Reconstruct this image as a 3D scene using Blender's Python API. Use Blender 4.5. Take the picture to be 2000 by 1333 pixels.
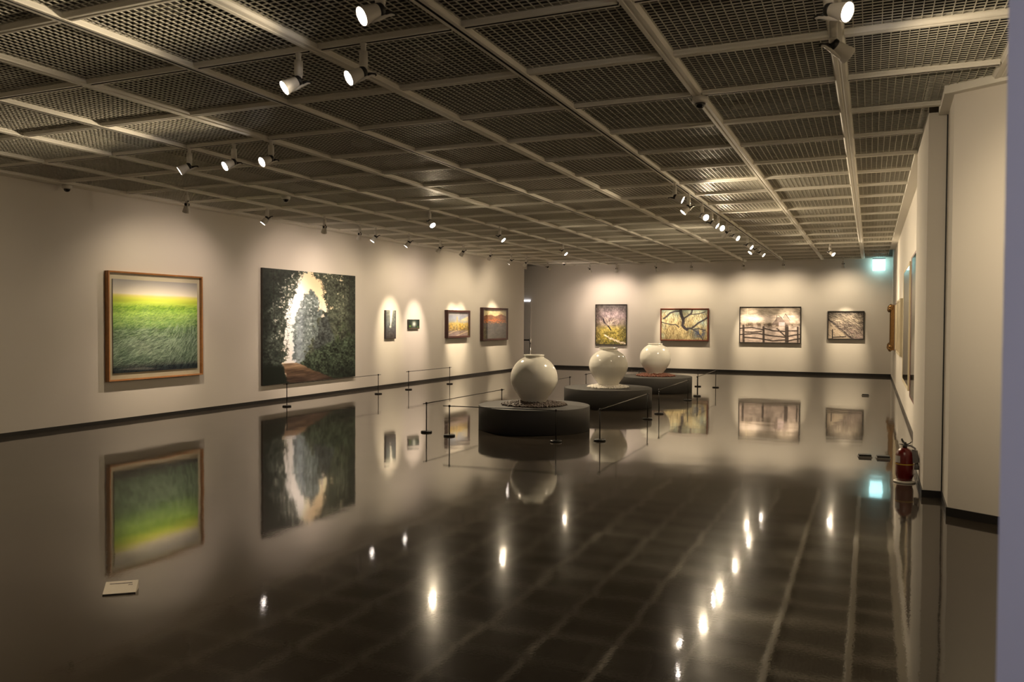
import bpy, bmesh, math, random
import numpy as np
from mathutils import Vector, Matrix, Euler

# ------------------------------------------------------------------ clear
for o in list(bpy.data.objects):
    bpy.data.objects.remove(o, do_unlink=True)
SC = bpy.context.scene
COL = SC.collection
PI = math.pi
R = math.radians
rng = random.Random(7)

# ------------------------------------------------------------------ camera
CAM_H = 1.6905
ZC = 3.708                       # underside of the ceiling beams
YAW, PITCH, ROLL = 0.40826, -0.0239, 0.004694
cam_d = bpy.data.cameras.new('camera')
cam = bpy.data.objects.new('camera', cam_d)
COL.objects.link(cam)
fwd = Vector((-math.sin(YAW) * math.cos(PITCH), math.cos(YAW) * math.cos(PITCH), math.sin(PITCH)))
rt0 = Vector((math.cos(YAW), math.sin(YAW), 0))
up0 = rt0.cross(fwd)
rt = math.cos(ROLL) * rt0 + math.sin(ROLL) * up0
up = -math.sin(ROLL) * rt0 + math.cos(ROLL) * up0
M = Matrix(((rt.x, up.x, -fwd.x, 0), (rt.y, up.y, -fwd.y, 0), (rt.z, up.z, -fwd.z, CAM_H), (0, 0, 0, 1)))
cam.matrix_world = M
cam_d.sensor_width = 36.0
cam_d.sensor_fit = 'HORIZONTAL'
cam_d.lens = 1618.74 * 36.0 / 2000.0
cam_d.clip_start = 0.05
cam_d.clip_end = 100
cam_d.dof.use_dof = True
cam_d.dof.focus_distance = 13.0
cam_d.dof.aperture_fstop = 4.5
SC.camera = cam

# ------------------------------------------------------------------ world, colour management
w = bpy.data.worlds.new('world')
SC.world = w
w.use_nodes = True
w.node_tree.nodes['Background'].inputs[0].default_value = (1.0, 0.85, 0.65, 1)
w.node_tree.nodes['Background'].inputs[1].default_value = 0.0
SC.view_settings.view_transform = 'Standard'
SC.view_settings.look = 'None'
SC.view_settings.gamma = 1.0
SC.view_settings.use_curve_mapping = False
SC.view_settings.exposure = 1.4
try:
    SC.cycles.use_denoising = True
    SC.cycles.max_bounces = 7
    SC.cycles.diffuse_bounces = 5
    SC.cycles.glossy_bounces = 4
    SC.cycles.use_adaptive_sampling = True
    SC.cycles.adaptive_threshold = 0.02
    SC.cycles.transparent_max_bounces = 8
    SC.cycles.sample_clamp_indirect = 6.0
    SC.cycles.use_light_tree = True
    SC.cycles.caustics_reflective = False
    SC.cycles.caustics_refractive = False
except Exception:
    pass

WARM = (1.0, 0.80, 0.535)         # halogen
PINK = (1.0, 0.775, 0.60)         # the slightly rosier lamps
SPOT_W = 130.0                  # beam
SPILL_W = 54.0                   # wide spill of the same lamp
LENS_E = 22.0

# entrance hall light behind the camera (a cool ceiling lamp of the lobby)
ld = bpy.data.lights.new('lobby_light', 'AREA')
ld.energy = 2.7
ld.color = (0.80, 0.80, 1.0)
ld.shape = 'SQUARE'
ld.size = 0.6
ld.spread = R(80)
lo = bpy.data.objects.new('lobby_light', ld)
COL.objects.link(lo)
lo.location = (1.1, -1.3, 3.0)
lo.rotation_euler = Vector((0.55 - 1.1, 1.2 + 1.3, 1.6 - 3.0)).to_track_quat('-Z', 'Y').to_euler()

# ------------------------------------------------------------------ materials
def mat(name, col, rough=0.6, metal=0.0, spec=0.5, emit=None, estr=0.0, noise=0.0, nscale=8.0, bump=0.0, bscale=60.0, coat=0.0):
    m = bpy.data.materials.new(name)
    m.use_nodes = True
    nt = m.node_tree
    b = nt.nodes['Principled BSDF']
    b.inputs['Base Color'].default_value = (*col, 1)
    b.inputs['Roughness'].default_value = rough
    b.inputs['Metallic'].default_value = metal
    b.inputs['Specular IOR Level'].default_value = spec
    b.inputs['Coat Weight'].default_value = coat
    if emit:
        b.inputs['Emission Color'].default_value = (*emit, 1)
        b.inputs['Emission Strength'].default_value = estr
    if noise or bump:
        tc = nt.nodes.new('ShaderNodeTexCoord')
    if noise:
        n = nt.nodes.new('ShaderNodeTexNoise')
        n.inputs['Scale'].default_value = nscale
        n.inputs['Detail'].default_value = 5
        nt.links.new(tc.outputs['Object'], n.inputs['Vector'])
        mx = nt.nodes.new('ShaderNodeMix')
        mx.data_type = 'RGBA'
        mx.inputs[6].default_value = (*[c * (1 - noise) for c in col], 1)
        mx.inputs[7].default_value = (*[min(1, c * (1 + noise)) for c in col], 1)
        nt.links.new(n.outputs['Fac'], mx.inputs[0])
        nt.links.new(mx.outputs[2], b.inputs['Base Color'])
    if bump:
        n2 = nt.nodes.new('ShaderNodeTexNoise')
        n2.inputs['Scale'].default_value = bscale
        n2.inputs['Detail'].default_value = 3
        nt.links.new(tc.outputs['Object'], n2.inputs['Vector'])
        bp = nt.nodes.new('ShaderNodeBump')
        bp.inputs['Strength'].default_value = bump
        bp.inputs['Distance'].default_value = 0.004
        nt.links.new(n2.outputs['Fac'], bp.inputs['Height'])
        nt.links.new(bp.outputs['Normal'], b.inputs['Normal'])
    return m

M_WALL = mat('wall_paint', (0.70, 0.66, 0.60), 0.85, spec=0.2, noise=0.02, nscale=2.0, bump=0.15, bscale=90)
M_JAMB = mat('entrance_paint', (0.55, 0.53, 0.56), 0.85, spec=0.2, noise=0.02, bump=0.1)
M_BASE = mat('baseboard_black', (0.012, 0.011, 0.011), 0.35, noise=0.1)
M_CEIL = mat('ceiling_white', (0.82, 0.79, 0.71), 0.55, noise=0.03, nscale=1.5)
M_GRID = mat('grille_white', (0.60, 0.575, 0.49), 0.5, noise=0.03, nscale=1.5)
M_DARK = mat('plenum_dark', (0.018, 0.015, 0.013), 0.9, noise=0.3)
M_SLOT = mat('track_slot_black', (0.01, 0.009, 0.008), 0.6, noise=0.1)
M_DUCT = mat('duct_grey', (0.30, 0.29, 0.27), 0.5, noise=0.1)
M_LAMP = mat('lamp_white', (0.72, 0.69, 0.64), 0.4, noise=0.02)
M_LBLK = mat('lamp_black', (0.015, 0.014, 0.014), 0.45, noise=0.1)
M_LENS = mat('lamp_lens', (0.9, 0.9, 0.9), 0.3, emit=(1.0, 0.88, 0.78), estr=LENS_E)
M_METAL = mat('black_metal', (0.02, 0.019, 0.018), 0.35, metal=0.6, noise=0.1)
M_ROD = mat('rod_grey', (0.10, 0.098, 0.085), 0.3, metal=0.7, noise=0.1)
M_PLINTH = mat('plinth_dark', (0.050, 0.048, 0.046), 0.55, noise=0.12, nscale=3.0, bump=0.1, bscale=40)
M_JAR = mat('white_glaze', (0.82, 0.80, 0.73), 0.13, noise=0.02, nscale=3.0)
M_PEB1 = mat('pebble_dark', (0.075, 0.052, 0.040), 0.5, noise=0.6, nscale=14)
M_PEB2 = mat('pebble_white', (0.82, 0.78, 0.72), 0.5, noise=0.15, nscale=14)
M_PEB3 = mat('pebble_red', (0.16, 0.05, 0.025), 0.6, noise=0.45, nscale=14)
M_RED = mat('extinguisher_red', (0.13, 0.006, 0.005), 0.25, noise=0.05, coat=0.4)
M_GREYP = mat('grey_plastic', (0.20, 0.19, 0.19), 0.45, noise=0.1)
M_LABEL = mat('label_pale', (0.50, 0.47, 0.45), 0.5, noise=0.08, nscale=30)
M_YEL = mat('band_yellow', (0.55, 0.36, 0.04), 0.5, noise=0.05)
M_WHITEP = mat('white_plastic', (0.72, 0.68, 0.60), 0.4, noise=0.02)
M_CHROME = mat('chrome', (0.75, 0.74, 0.72), 0.18, metal=1.0, noise=0.03)
M_BELT = mat('belt_black', (0.012, 0.012, 0.012), 0.7, noise=0.1)
M_STEEL = mat('steel_plate', (0.25, 0.24, 0.22), 0.5, metal=0.3, noise=0.05)
M_DOOR = mat('door_grey', (0.60, 0.57, 0.54), 0.5, noise=0.03)
M_STRIP = mat('light_strip', (1, 1, 1), 0.5, emit=(0.88, 0.9, 1.0), estr=1.0)
M_SIGN = mat('sign_lit', (1, 1, 1), 0.5, emit=(0.50, 0.97, 1.0), estr=1.6)
M_CARD = mat('caption_card', (0.62, 0.56, 0.46), 0.6, noise=0.05, nscale=20)
M_INK = mat('ink_dark', (0.05, 0.03, 0.045), 0.6, noise=0.1)
M_WOOD = mat('frame_wood', (0.36, 0.155, 0.045), 0.4, noise=0.35, nscale=14, bump=0.15, bscale=50)
M_MATT = mat('mount_cream', (0.62, 0.57, 0.42), 0.8, noise=0.02, bump=0.05)
M_FBRN = mat('frame_dark_brown', (0.045, 0.016, 0.014), 0.4, noise=0.3)
M_FBLK = mat('frame_black', (0.020, 0.018, 0.018), 0.4, noise=0.2)
M_FRED = mat('frame_reddish', (0.10, 0.022, 0.012), 0.4, noise=0.3)
M_FCRM = mat('frame_cream', (0.55, 0.48, 0.33), 0.5, noise=0.08)
M_GOLD = mat('frame_gilt', (0.34, 0.19, 0.07), 0.35, metal=0.8, noise=0.4, nscale=25, bump=0.5, bscale=60)
M_SIDE = mat('canvas_edge', (0.06, 0.055, 0.05), 0.7, noise=0.2)
M_DOME = mat('dome_smoked', (0.01, 0.01, 0.012), 0.06, noise=0.1, coat=0.6)

def glass_mat(name, tint=(0.98, 0.98, 0.98)):
    m = bpy.data.materials.new(name)
    m.use_nodes = True
    nt = m.node_tree
    nt.nodes.remove(nt.nodes['Principled BSDF'])
    out = nt.nodes['Material Output']
    tr = nt.nodes.new('ShaderNodeBsdfTransparent')
    tr.inputs[0].default_value = (*tint, 1)
    gl = nt.nodes.new('ShaderNodeBsdfGlossy')
    gl.inputs['Roughness'].default_value = 0.0
    lw = nt.nodes.new('ShaderNodeLayerWeight')
    lw.inputs[0].default_value = 0.5
    pw = nt.nodes.new('ShaderNodeMath'); pw.operation = 'POWER'; pw.inputs[1].default_value = 4.2
    nt.links.new(lw.outputs['Facing'], pw.inputs[0])
    fr = nt.nodes.new('ShaderNodeMath'); fr.operation = 'MULTIPLY_ADD'; fr.inputs[1].default_value = 0.93; fr.inputs[2].default_value = 0.03
    nt.links.new(pw.outputs[0], fr.inputs[0])
    mx = nt.nodes.new('ShaderNodeMixShader')
    nt.links.new(fr.outputs[0], mx.inputs[0])
    nt.links.new(tr.outputs[0], mx.inputs[1])
    nt.links.new(gl.outputs[0], mx.inputs[2])
    nt.links.new(mx.outputs[0], out.inputs[0])
    return m
M_GLASS = glass_mat('picture_glass')

def floor_mat():
    m = bpy.data.materials.new('polished_floor')
    m.use_nodes = True
    nt = m.node_tree
    b = nt.nodes['Principled BSDF']
    tc = nt.nodes.new('ShaderNodeTexCoord')
    n = nt.nodes.new('ShaderNodeTexNoise')
    n.inputs['Scale'].default_value = 0.8
    n.inputs['Detail'].default_value = 6
    nt.links.new(tc.outputs['Object'], n.inputs['Vector'])
    cr = nt.nodes.new('ShaderNodeMix')
    cr.data_type = 'RGBA'
    cr.inputs[6].default_value = (0.032, 0.026, 0.020, 1)
    cr.inputs[7].default_value = (0.058, 0.047, 0.036, 1)
    nt.links.new(n.outputs['Fac'], cr.inputs[0])
    nt.links.new(cr.outputs[2], b.inputs['Base Color'])
    # roughness: polished, faintly blotchy
    n3 = nt.nodes.new('ShaderNodeTexNoise')
    n3.inputs['Scale'].default_value = 1.3
    n3.inputs['Detail'].default_value = 4
    nt.links.new(tc.outputs['Object'], n3.inputs['Vector'])
    mr = nt.nodes.new('ShaderNodeMapRange')
    mr.inputs[3].default_value = 0.02
    mr.inputs[4].default_value = 0.05
    nt.links.new(n3.outputs['Fac'], mr.inputs[0])
    nt.links.new(mr.outputs[0], b.inputs['Roughness'])
    b.inputs['IOR'].default_value = 1.58
    # long, gentle undulation of the screed plus a fine orange peel
    w1 = nt.nodes.new('ShaderNodeTexNoise')
    w1.inputs['Scale'].default_value = 0.9
    w1.inputs['Detail'].default_value = 2
    nt.links.new(tc.outputs['Object'], w1.inputs['Vector'])
    w2 = nt.nodes.new('ShaderNodeTexNoise')
    w2.inputs['Scale'].default_value = 55
    w2.inputs['Detail'].default_value = 2
    nt.links.new(tc.outputs['Object'], w2.inputs['Vector'])
    b1 = nt.nodes.new('ShaderNodeBump')
    b1.inputs['Strength'].default_value = 1.0
    b1.inputs['Distance'].default_value = 0.0030
    nt.links.new(w1.outputs['Fac'], b1.inputs['Height'])
    b2 = nt.nodes.new('ShaderNodeBump')
    b2.inputs['Strength'].default_value = 1.0
    b2.inputs['Distance'].default_value = 0.00010
    nt.links.new(w2.outputs['Fac'], b2.inputs['Height'])
    nt.links.new(b1.outputs['Normal'], b2.inputs['Normal'])
    nt.links.new(b2.outputs['Normal'], b.inputs['Normal'])
    # a quarter of the sheen is scuffed and spreads wider
    c = nt.nodes.new('ShaderNodeBsdfPrincipled')
    c.inputs['Roughness'].default_value = 0.17
    c.inputs['IOR'].default_value = 1.58
    nt.links.new(cr.outputs[2], c.inputs['Base Color'])
    nt.links.new(b2.outputs['Normal'], c.inputs['Normal'])
    ms = nt.nodes.new('ShaderNodeMixShader')
    ms.inputs[0].default_value = 0.12
    nt.links.new(b.outputs[0], ms.inputs[1])
    nt.links.new(c.outputs[0], ms.inputs[2])
    nt.links.new(ms.outputs[0], nt.nodes['Material Output'].inputs[0])
    return m
M_FLOOR = floor_mat()

def paint_mat(name, rough=0.6):
    m = bpy.data.materials.new(name)
    m.use_nodes = True
    nt = m.node_tree
    b = nt.nodes['Principled BSDF']
    b.inputs['Roughness'].default_value = rough
    b.inputs['Specular IOR Level'].default_value = 0.25
    a = nt.nodes.new('ShaderNodeAttribute')
    a.attribute_name = 'paint'
    nt.links.new(a.outputs['Color'], b.inputs['Base Color'])
    tc = nt.nodes.new('ShaderNodeTexCoord')
    n = nt.nodes.new('ShaderNodeTexNoise')
    n.inputs['Scale'].default_value = 120
    nt.links.new(tc.outputs['Object'], n.inputs['Vector'])
    bp = nt.nodes.new('ShaderNodeBump')
    bp.inputs['Strength'].default_value = 0.25
    bp.inputs['Distance'].default_value = 0.002
    nt.links.new(n.outputs['Fac'], bp.inputs['Height'])
    nt.links.new(bp.outputs['Normal'], b.inputs['Normal'])
    return m
M_PAINT = paint_mat('painted_canvas')

# ------------------------------------------------------------------ mesh helpers
class MB:
    """collects faces; build() links them as one mesh object"""
    def __init__(s):
        s.v = []; s.f = []; s.mi = []; s.sm = []
    def add(s, vs, fs, mi=0, sm=False):
        o = len(s.v)
        s.v += [tuple(p) for p in vs]
        s.f += [tuple(o + i for i in f) for f in fs]
        s.mi += [mi] * len(fs); s.sm += [sm] * len(fs)
        return s
    def box(s, x0, x1, y0, y1, z0, z1, mi=0, T=None):
        vs = [Vector(p) for p in ((x0, y0, z0), (x1, y0, z0), (x1, y1, z0), (x0, y1, z0), (x0, y0, z1), (x1, y0, z1), (x1, y1, z1), (x0, y1, z1))]
        if T is not None: vs = [T @ p for p in vs]
        return s.add(vs, [(3, 2, 1, 0), (4, 5, 6, 7), (0, 1, 5, 4), (1, 2, 6, 5), (2, 3, 7, 6), (3, 0, 4, 7)], mi)
    def prism(s, poly, z0, z1, mi=0, T=None, sm=False):
        n = len(poly)
        vs = [Vector((x, y, z0)) for x, y in poly] + [Vector((x, y, z1)) for x, y in poly]
        if T is not None: vs = [T @ p for p in vs]
        fs = [tuple(range(n - 1, -1, -1)), tuple(range(n, 2 * n))]
        s.add(vs, fs, mi)
        o = len(s.v) - 2 * n
        fs = [(i, (i + 1) % n, n + (i + 1) % n, n + i) for i in range(n)]
        s.f += [tuple(o + i for i in f) for f in fs]; s.mi += [mi] * n; s.sm += [sm] * n
        return s
    def lathe(s, prof, seg=24, mi=0, T=None, cap0=True, cap1=True, sm=True):
        vs = []
        for r, z in prof:
            for k in range(seg):
                a = 2 * PI * k / seg
                vs.append(Vector((r * math.cos(a), r * math.sin(a), z)))
        if T is not None: vs = [T @ p for p in vs]
        fs = []
        for i in range(len(prof) - 1):
            for k in range(seg):
                k2 = (k + 1) % seg
                fs.append((i * seg + k, i * seg + k2, (i + 1) * seg + k2, (i + 1) * seg + k))
        s.add(vs, fs, mi, sm)
        o = len(s.v) - len(vs)
        if cap0:
            s.f.append(tuple(o + k for k in range(seg - 1, -1, -1))); s.mi.append(mi); s.sm.append(False)
        if cap1:
            b = o + (len(prof) - 1) * seg
            s.f.append(tuple(b + k for k in range(seg))); s.mi.append(mi); s.sm.append(False)
        return s
    def tube(s, pts, r, seg=8, mi=0, sm=True):
        pts = [Vector(p) for p in pts]
        rings = []
        for i, p in enumerate(pts):
            t = (pts[min(i + 1, len(pts) - 1)] - pts[max(i - 1, 0)]).normalized()
            a = t.orthogonal().normalized() if i == 0 else (rings[-1][1] - t * rings[-1][1].dot(t)).normalized()
            rings.append((p, a, t.cross(a)))
        vs = []
        for i, (p, a, b) in enumerate(rings):
            rr = r[i] if isinstance(r, (list, tuple)) else r
            for k in range(seg):
                q = 2 * PI * k / seg
                vs.append(p + (a * math.cos(q) + b * math.sin(q)) * rr)
        fs = []
        for i in range(len(pts) - 1):
            for k in range(seg):
                k2 = (k + 1) % seg
                fs.append((i * seg + k, i * seg + k2, (i + 1) * seg + k2, (i + 1) * seg + k))
        s.add(vs, fs, mi, sm)
        o = len(s.v) - len(vs)
        s.f.append(tuple(o + k for k in range(seg - 1, -1, -1))); s.mi.append(mi); s.sm.append(False)
        b = o + (len(pts) - 1) * seg
        s.f.append(tuple(b + k for k in range(seg))); s.mi.append(mi); s.sm.append(False)
        return s
    def mesh(s, name, mats):
        me = bpy.data.meshes.new(name)
        me.from_pydata(s.v, [], s.f)
        for m in (mats if isinstance(mats, (list, tuple)) else [mats]): me.materials.append(m)
        me.polygons.foreach_set('material_index', s.mi)
        me.polygons.foreach_set('use_smooth', s.sm)
        me.update()
        return me
    def build(s, name, mats, parent=None, loc=None, bevel=0.0):
        o = bpy.data.objects.new(name, s.mesh(name, mats))
        COL.objects.link(o)
        if parent is not None: o.parent = parent
        if loc is not None: o.location = loc
        if bevel:
            b = o.modifiers.new('bevel', 'BEVEL'); b.width = bevel; b.segments = 2; b.limit_method = 'ANGLE'; b.angle_limit = R(40)
        return o

def tag(o, label=None, cat=None, group=None, kind=None):
    if label: o['label'] = label
    if cat: o['category'] = cat
    if group: o['group'] = group
    if kind: o['kind'] = kind
    return o
def empty(name, loc=(0, 0, 0), rz=0.0):
    o = bpy.data.objects.new(name, None)
    o.empty_display_size = 0.1
    COL.objects.link(o)
    o.location = loc; o.rotation_euler = (0, 0, rz)
    return o
def link_copy(name, me, parent, loc):
    o = bpy.data.objects.new(name, me)
    COL.objects.link(o)
    o.parent = parent; o.location = loc
    return o

# ------------------------------------------------------------------ the setting
XL, YB, YF = -11.308, 28.504, -4.0
YLE = 27.2                       # far end of the left wall
XR = 0.60
TOP = ZC + 0.9

fl = MB().box(-15.0, 5.0, YF - 0.2, YB + 0.2, -0.2, 0.0).build('floor', M_FLOOR)
tag(fl, kind='structure')

wl = MB().box(XL - 0.3, XL, YF, YLE, 0, TOP).build('wall_left', M_WALL)
tag(wl, kind='structure')
wb = MB().box(-15.0, XR + 0.3, YB, YB + 0.2, 0, TOP).build('wall_back', M_WALL)
tag(wb, kind='structure')
wf = MB().box(-15.0, 5.0, YF - 0.2, YF, 0, TOP).build('wall_front', M_WALL)
tag(wf, kind='structure')
wp = MB().box(-15.2, -15.0, YF, YB + 0.2, 0, TOP).build('wall_passage', M_WALL)
tag(wp, kind='structure')
# right wall: main run, the projecting panel, the step and the slanting run towards the entrance
wr = MB()
wr.prism([(XR, 11.0), (XR + 0.3, 11.0), (XR + 0.3, YB), (XR, YB)], 0, TOP)
wr.build('wall_right', M_WALL)
tag(bpy.data.objects['wall_right'], kind='structure')
wr2 = MB()
wr2.prism([(0.487, 8.95), (0.90, 8.95), (0.90, 11.06), (0.487, 11.06)], 0, ZC + 0.004)
o = wr2.build('wall_right_panel', M_WALL); tag(o, kind='structure')
wr3 = MB()
wr3.prism([(0.652, 8.94), (0.640, 8.17), (1.01, 7.95), (3.6, 6.35), (3.6, 6.7), (0.95, 8.94)], 0, ZC + 0.004)
o = wr3.build('wall_right_slant', M_WALL); tag(o, kind='structure')
o = MB().box(3.6, 3.8, YF, 6.7, 0, TOP).build('wall_entrance_side', M_WALL); tag(o, kind='structure')
# shadow joint between the panel and the slanting wall
o = MB().box(0.642, 0.656, 8.925, 8.949, 0.07, ZC).build('trim_1', M_SLOT); tag(o, kind='structure')
# header over the passage beyond the left wall
o = MB().box(XL - 3.4, XL - 0.0, YLE + 0.001, YLE + 0.25, ZC - 0.16, ZC + 0.2).build('trim_2', M_WALL); tag(o, kind='structure')

# near wall end (door jamb) right beside the camera
je = Vector((0.168, 1.325, 0)); jd = Vector((0.1254, 0.9921, 0)); jn = Vector((jd.y, -jd.x, 0))
jb = MB().prism([(je.x, je.y), (je.x + jn.x * 1.2, je.y + jn.y * 1.2), (je.x + jn.x * 1.2 + jd.x * .22, je.y + jn.y * 1.2 + jd.y * .22), (je.x + jd.x * .18 + jn.x * .03, je.y + jd.y * .18 + jn.y * .03)], 0, ZC)
o = jb.build('wall_entrance', M_JAMB); tag(o, kind='structure')

# baseboards
def base(name, poly, h):
    o = MB().prism(poly, 0, h).build(name, M_BASE); tag(o, kind='structure'); return o
base('baseboard_left', [(XL, YF), (XL + 0.012, YF), (XL + 0.012, YLE + .012), (XL, YLE + .012)], 0.062)
base('baseboard_back', [(-15, YB - 0.012), (XR, YB - 0.012), (XR, YB), (-15, YB)], 0.085)
base('baseboard_right', [(XR - 0.012, 11.06), (XR, 11.06), (XR, YB - .012), (XR - 0.012, YB - .012)], 0.07)
base('baseboard_right_panel', [(0.475, 8.938), (0.64, 8.938), (0.64, 8.95), (0.487, 8.95), (0.487, 11.07), (0.475, 11.07)], 0.07)
base('baseboard_right_slant', [(0.640, 8.937), (0.628, 8.163), (1.004, 7.938), (3.59, 6.34), (3.6, 6.35), (1.01, 7.95), (0.640, 8.17), (0.652, 8.937)], 0.075)

# ------------------------------------------------------------------ ceiling
PX, PY = 1.2, 1.17069
def XA(c): return -5.052 + PX * c
def YR(r): return 3.984 + PY * r
ceil = MB().box(-15.2, 3.8, YF - 0.2, YB + 0.2, TOP, TOP + 0.1).build('ceiling', M_DARK)
tag(ceil, kind='structure')

HW, BH = 0.052, 0.055            # beam half width and height
def beam_profile(slot, hw=HW):
    # cross section (x, z) seen from the end, bottom face at z = 0
    if slot:
        return [(-hw, BH), (-hw, 0.026), (-hw + 0.012, 0.010), (-hw + 0.012, 0.0), (-0.011, 0.0), (-0.011, 0.03), (0.011, 0.03), (0.011, 0.0), (hw - 0.012, 0.0), (hw - 0.012, 0.010), (hw, 0.026), (hw, BH)]
    return [(-hw, BH), (-hw, 0.026), (-hw + 0.014, 0.010), (-hw + 0.014, 0.0), (-0.012, 0.0), (-0.006, 0.004), (0.006, 0.004), (0.012, 0.0), (hw - 0.014, 0.0), (hw - 0.014, 0.010), (hw, 0.026), (hw, BH)]
def beam_mesh(name, length, slot, hw=HW):
    pr = beam_profile(slot, hw)
    T = Matrix(((1, 0, 0, 0), (0, 0, 1, -length / 2), (0, 1, 0, 0), (0, 0, 0, 1)))   # profile (x,z) extruded along y
    mb = MB()
    n = len(pr)
    vs = [(x, -length / 2, z) for x, z in pr] + [(x, length / 2, z) for x, z in pr]
    mb.add(vs, [(i, n + i, n + (i + 1) % n, (i + 1) % n) for i in range(n)])
    # slot faces are dark
    if slot:
        for i in (4, 5, 6): mb.mi[i] = 1
    mb.add(vs, [tuple(range(n)), tuple(range(2 * n - 1, n - 1, -1))])
    return mb.mesh(name, [M_CEIL, M_SLOT])

R0, R1 = -6, 20
C0, C1 = -5, 4
yend0, yend1 = YF, YB
def rowspan(c):
    return (YF, YB) if c <= 4 else (YF, 8.1 if c == 5 else 7.2)
cols = list(range(C0, 7))
for c in cols:
    a, b = rowspan(c)
    me = beam_mesh('main_beam', b - a, c in (-2, 0, 2))
    link_copy('main_beam', me, ceil, (XA(c), (a + b) / 2, ZC))
# cross beams between the rails, one per bay
cb = {}
def cross(x0, x1, y, slot, z=ZC - 0.0):
    L = round(x1 - x0, 3)
    key = (L, slot)
    if key not in cb: cb[key] = beam_mesh('cross_beam', L, slot, 0.046)
    o = link_copy('cross_beam', cb[key], ceil, ((x0 + x1) / 2, y, z + 0.002))
    o.rotation_euler = (0, 0, -PI / 2)
bays = [(XA(c) + HW, XA(c + 1) - HW, c) for c in range(C0, C1)]
XPER = 0.46
nx, ny = 18, 20
grid_cache = {}
def grille(x0, x1, y0, y1):
    w_, l_ = round(x1 - x0, 3), round(y1 - y0, 3)
    key = (w_, l_)
    if key not in grid_cache:
        mb = MB()
        nX = max(2, round(nx * w_ / 1.096)); nY = max(2, round(ny * l_ / 1.07))
        t = 0.0030; zb, zt = 0.0, 0.007
        for i in range(nX + 1):
            x = -w_ / 2 + w_ * i / nX
            x = min(max(x, -w_ / 2 + t), w_ / 2 - t)
            vs = [(x - t, -l_ / 2, zb), (x + t, -l_ / 2, zb), (x + t, l_ / 2, zb), (x - t, l_ / 2, zb), (x - t, -l_ / 2, zt), (x + t, -l_ / 2, zt), (x + t, l_ / 2, zt), (x - t, l_ / 2, zt)]
            mb.add(vs, [(3, 2, 1, 0), (1, 2, 6, 5), (3, 0, 4, 7), (4, 5, 6, 7)])
        for j in range(nY + 1):
            y = -l_ / 2 + l_ * j / nY
            y = min(max(y, -l_ / 2 + t), l_ / 2 - t)
            z0, z1 = zb + 0.0006, zt - 0.0006
            vs = [(-w_ / 2, y - t, z0), (w_ / 2, y - t, z0), (w_ / 2, y + t, z0), (-w_ / 2, y + t, z0), (-w_ / 2, y - t, z1), (w_ / 2, y - t, z1), (w_ / 2, y + t, z1), (-w_ / 2, y + t, z1)]
            mb.add(vs, [(3, 2, 1, 0), (0, 1, 5, 4), (2, 3, 7, 6), (4, 5, 6, 7)])
        grid_cache[key] = mb.mesh('grille_panel', M_GRID)
    link_copy('grille_panel', grid_cache[key], ceil, ((x0 + x1) / 2, (y0 + y1) / 2, ZC + 0.036))
SLOT_ROWS = (1, 3, 5, 12, 20)
for r_ in range(R0, R1 + 1):
    y = YR(r_)
    for x0, x1, c in bays:
        cross(x0, x1, y, r_ in SLOT_ROWS)
    if y > 11.1:
        cross(XA(4) + HW, XPER, y, r_ in SLOT_ROWS)
    elif y > 8.95:
        cross(XA(4) + HW, 0.482, y, r_ in SLOT_ROWS)
    else:
        cross(XA(4) + HW, 0.58 if y > 8.1 else XA(5) - HW, y, r_ in SLOT_ROWS)
        if y < 7.9: cross(XA(5) + HW, XA(6) - HW, y, r_ in SLOT_ROWS)
for r_ in range(R0, R1 + 1):
    y0 = YR(r_) + 0.046
    y1 = YR(r_ + 1) - 0.046
    if r_ == R1: y1 = YB - 0.03
    if y0 < YF: continue
    for x0, x1, c in bays:
        grille(x0, x1, y0, y1)
    if y0 > 10.5: grille(XA(4) + HW, XPER, y0, y1)
    elif y0 > 8.5: grille(XA(4) + HW, 0.482, y0, y1)
    elif y0 > 7.0:
        grille(XA(4) + HW, XA(5) - HW, y0, y1)
        grille(XA(5) + HW, XA(6) - HW, y0, y1)
    else:
        grille(XA(4) + HW, XA(5) - HW, y0, y1)
        if y1 < 7.9: grille(XA(5) + HW, XA(6) - HW, y0, y1)
# perimeter trims
def trim(name, poly, z0, z1, m=None):
    o = MB().prism(poly, z0, z1).build(name, m or M_CEIL); tag(o, kind='structure')
trim('trim_3', [(XPER, 11.07), (XR - 0.001, 11.07), (XR - 0.001, 25.0), (XPER, 25.0)], ZC - 0.005, ZC + 0.05)
trim('trim_4', [(XL + 0.001, YF), (XA(-5) - HW, YF), (XA(-5) - HW, YLE), (XL + 0.001, YLE)], ZC + 0.008, ZC + 0.04)
trim('trim_5', [(-14.9, YB - 0.10), (XR, YB - 0.10), (XR, YB - 0.001), (-14.9, YB - 0.001)], ZC + 0.001, ZC + 0.05)
trim('trim_6', [(0.57, 8.93), (0.56, 8.12), (0.98, 7.86), (3.55, 6.27), (3.6, 6.36), (1.01, 7.96), (0.645, 8.18), (0.655, 8.93)], ZC - 0.03, ZC + 0.05)
# ductwork and lamps above the open grille
for i, (x, y, rr) in enumerate(((-4.9, 4.6, 0.24), (-3.62, 6.5, 0.13), (-1.3, 9.2, 0.12), (-6.2, 9.3, .14))):
    T = Matrix.Translation((x, y, ZC + 0.30))
    o = MB().lathe([(rr, 0), (rr * 0.9, 0.05), (rr * 0.45, 0.07)], 24, T=T).build('ceiling_diffuser', M_DUCT, parent=ceil)
o = MB().box(-4.35, -3.3, 13.1, 13.7, ZC + 0.30, ZC + 0.45).build('duct', M_DUCT, parent=ceil, bevel=.01)
o = MB().box(-8.9, -8.4, YF, 26, ZC + 0.5, ZC + 0.85).build('duct', M_DARK, parent=ceil, bevel=.02)

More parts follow.
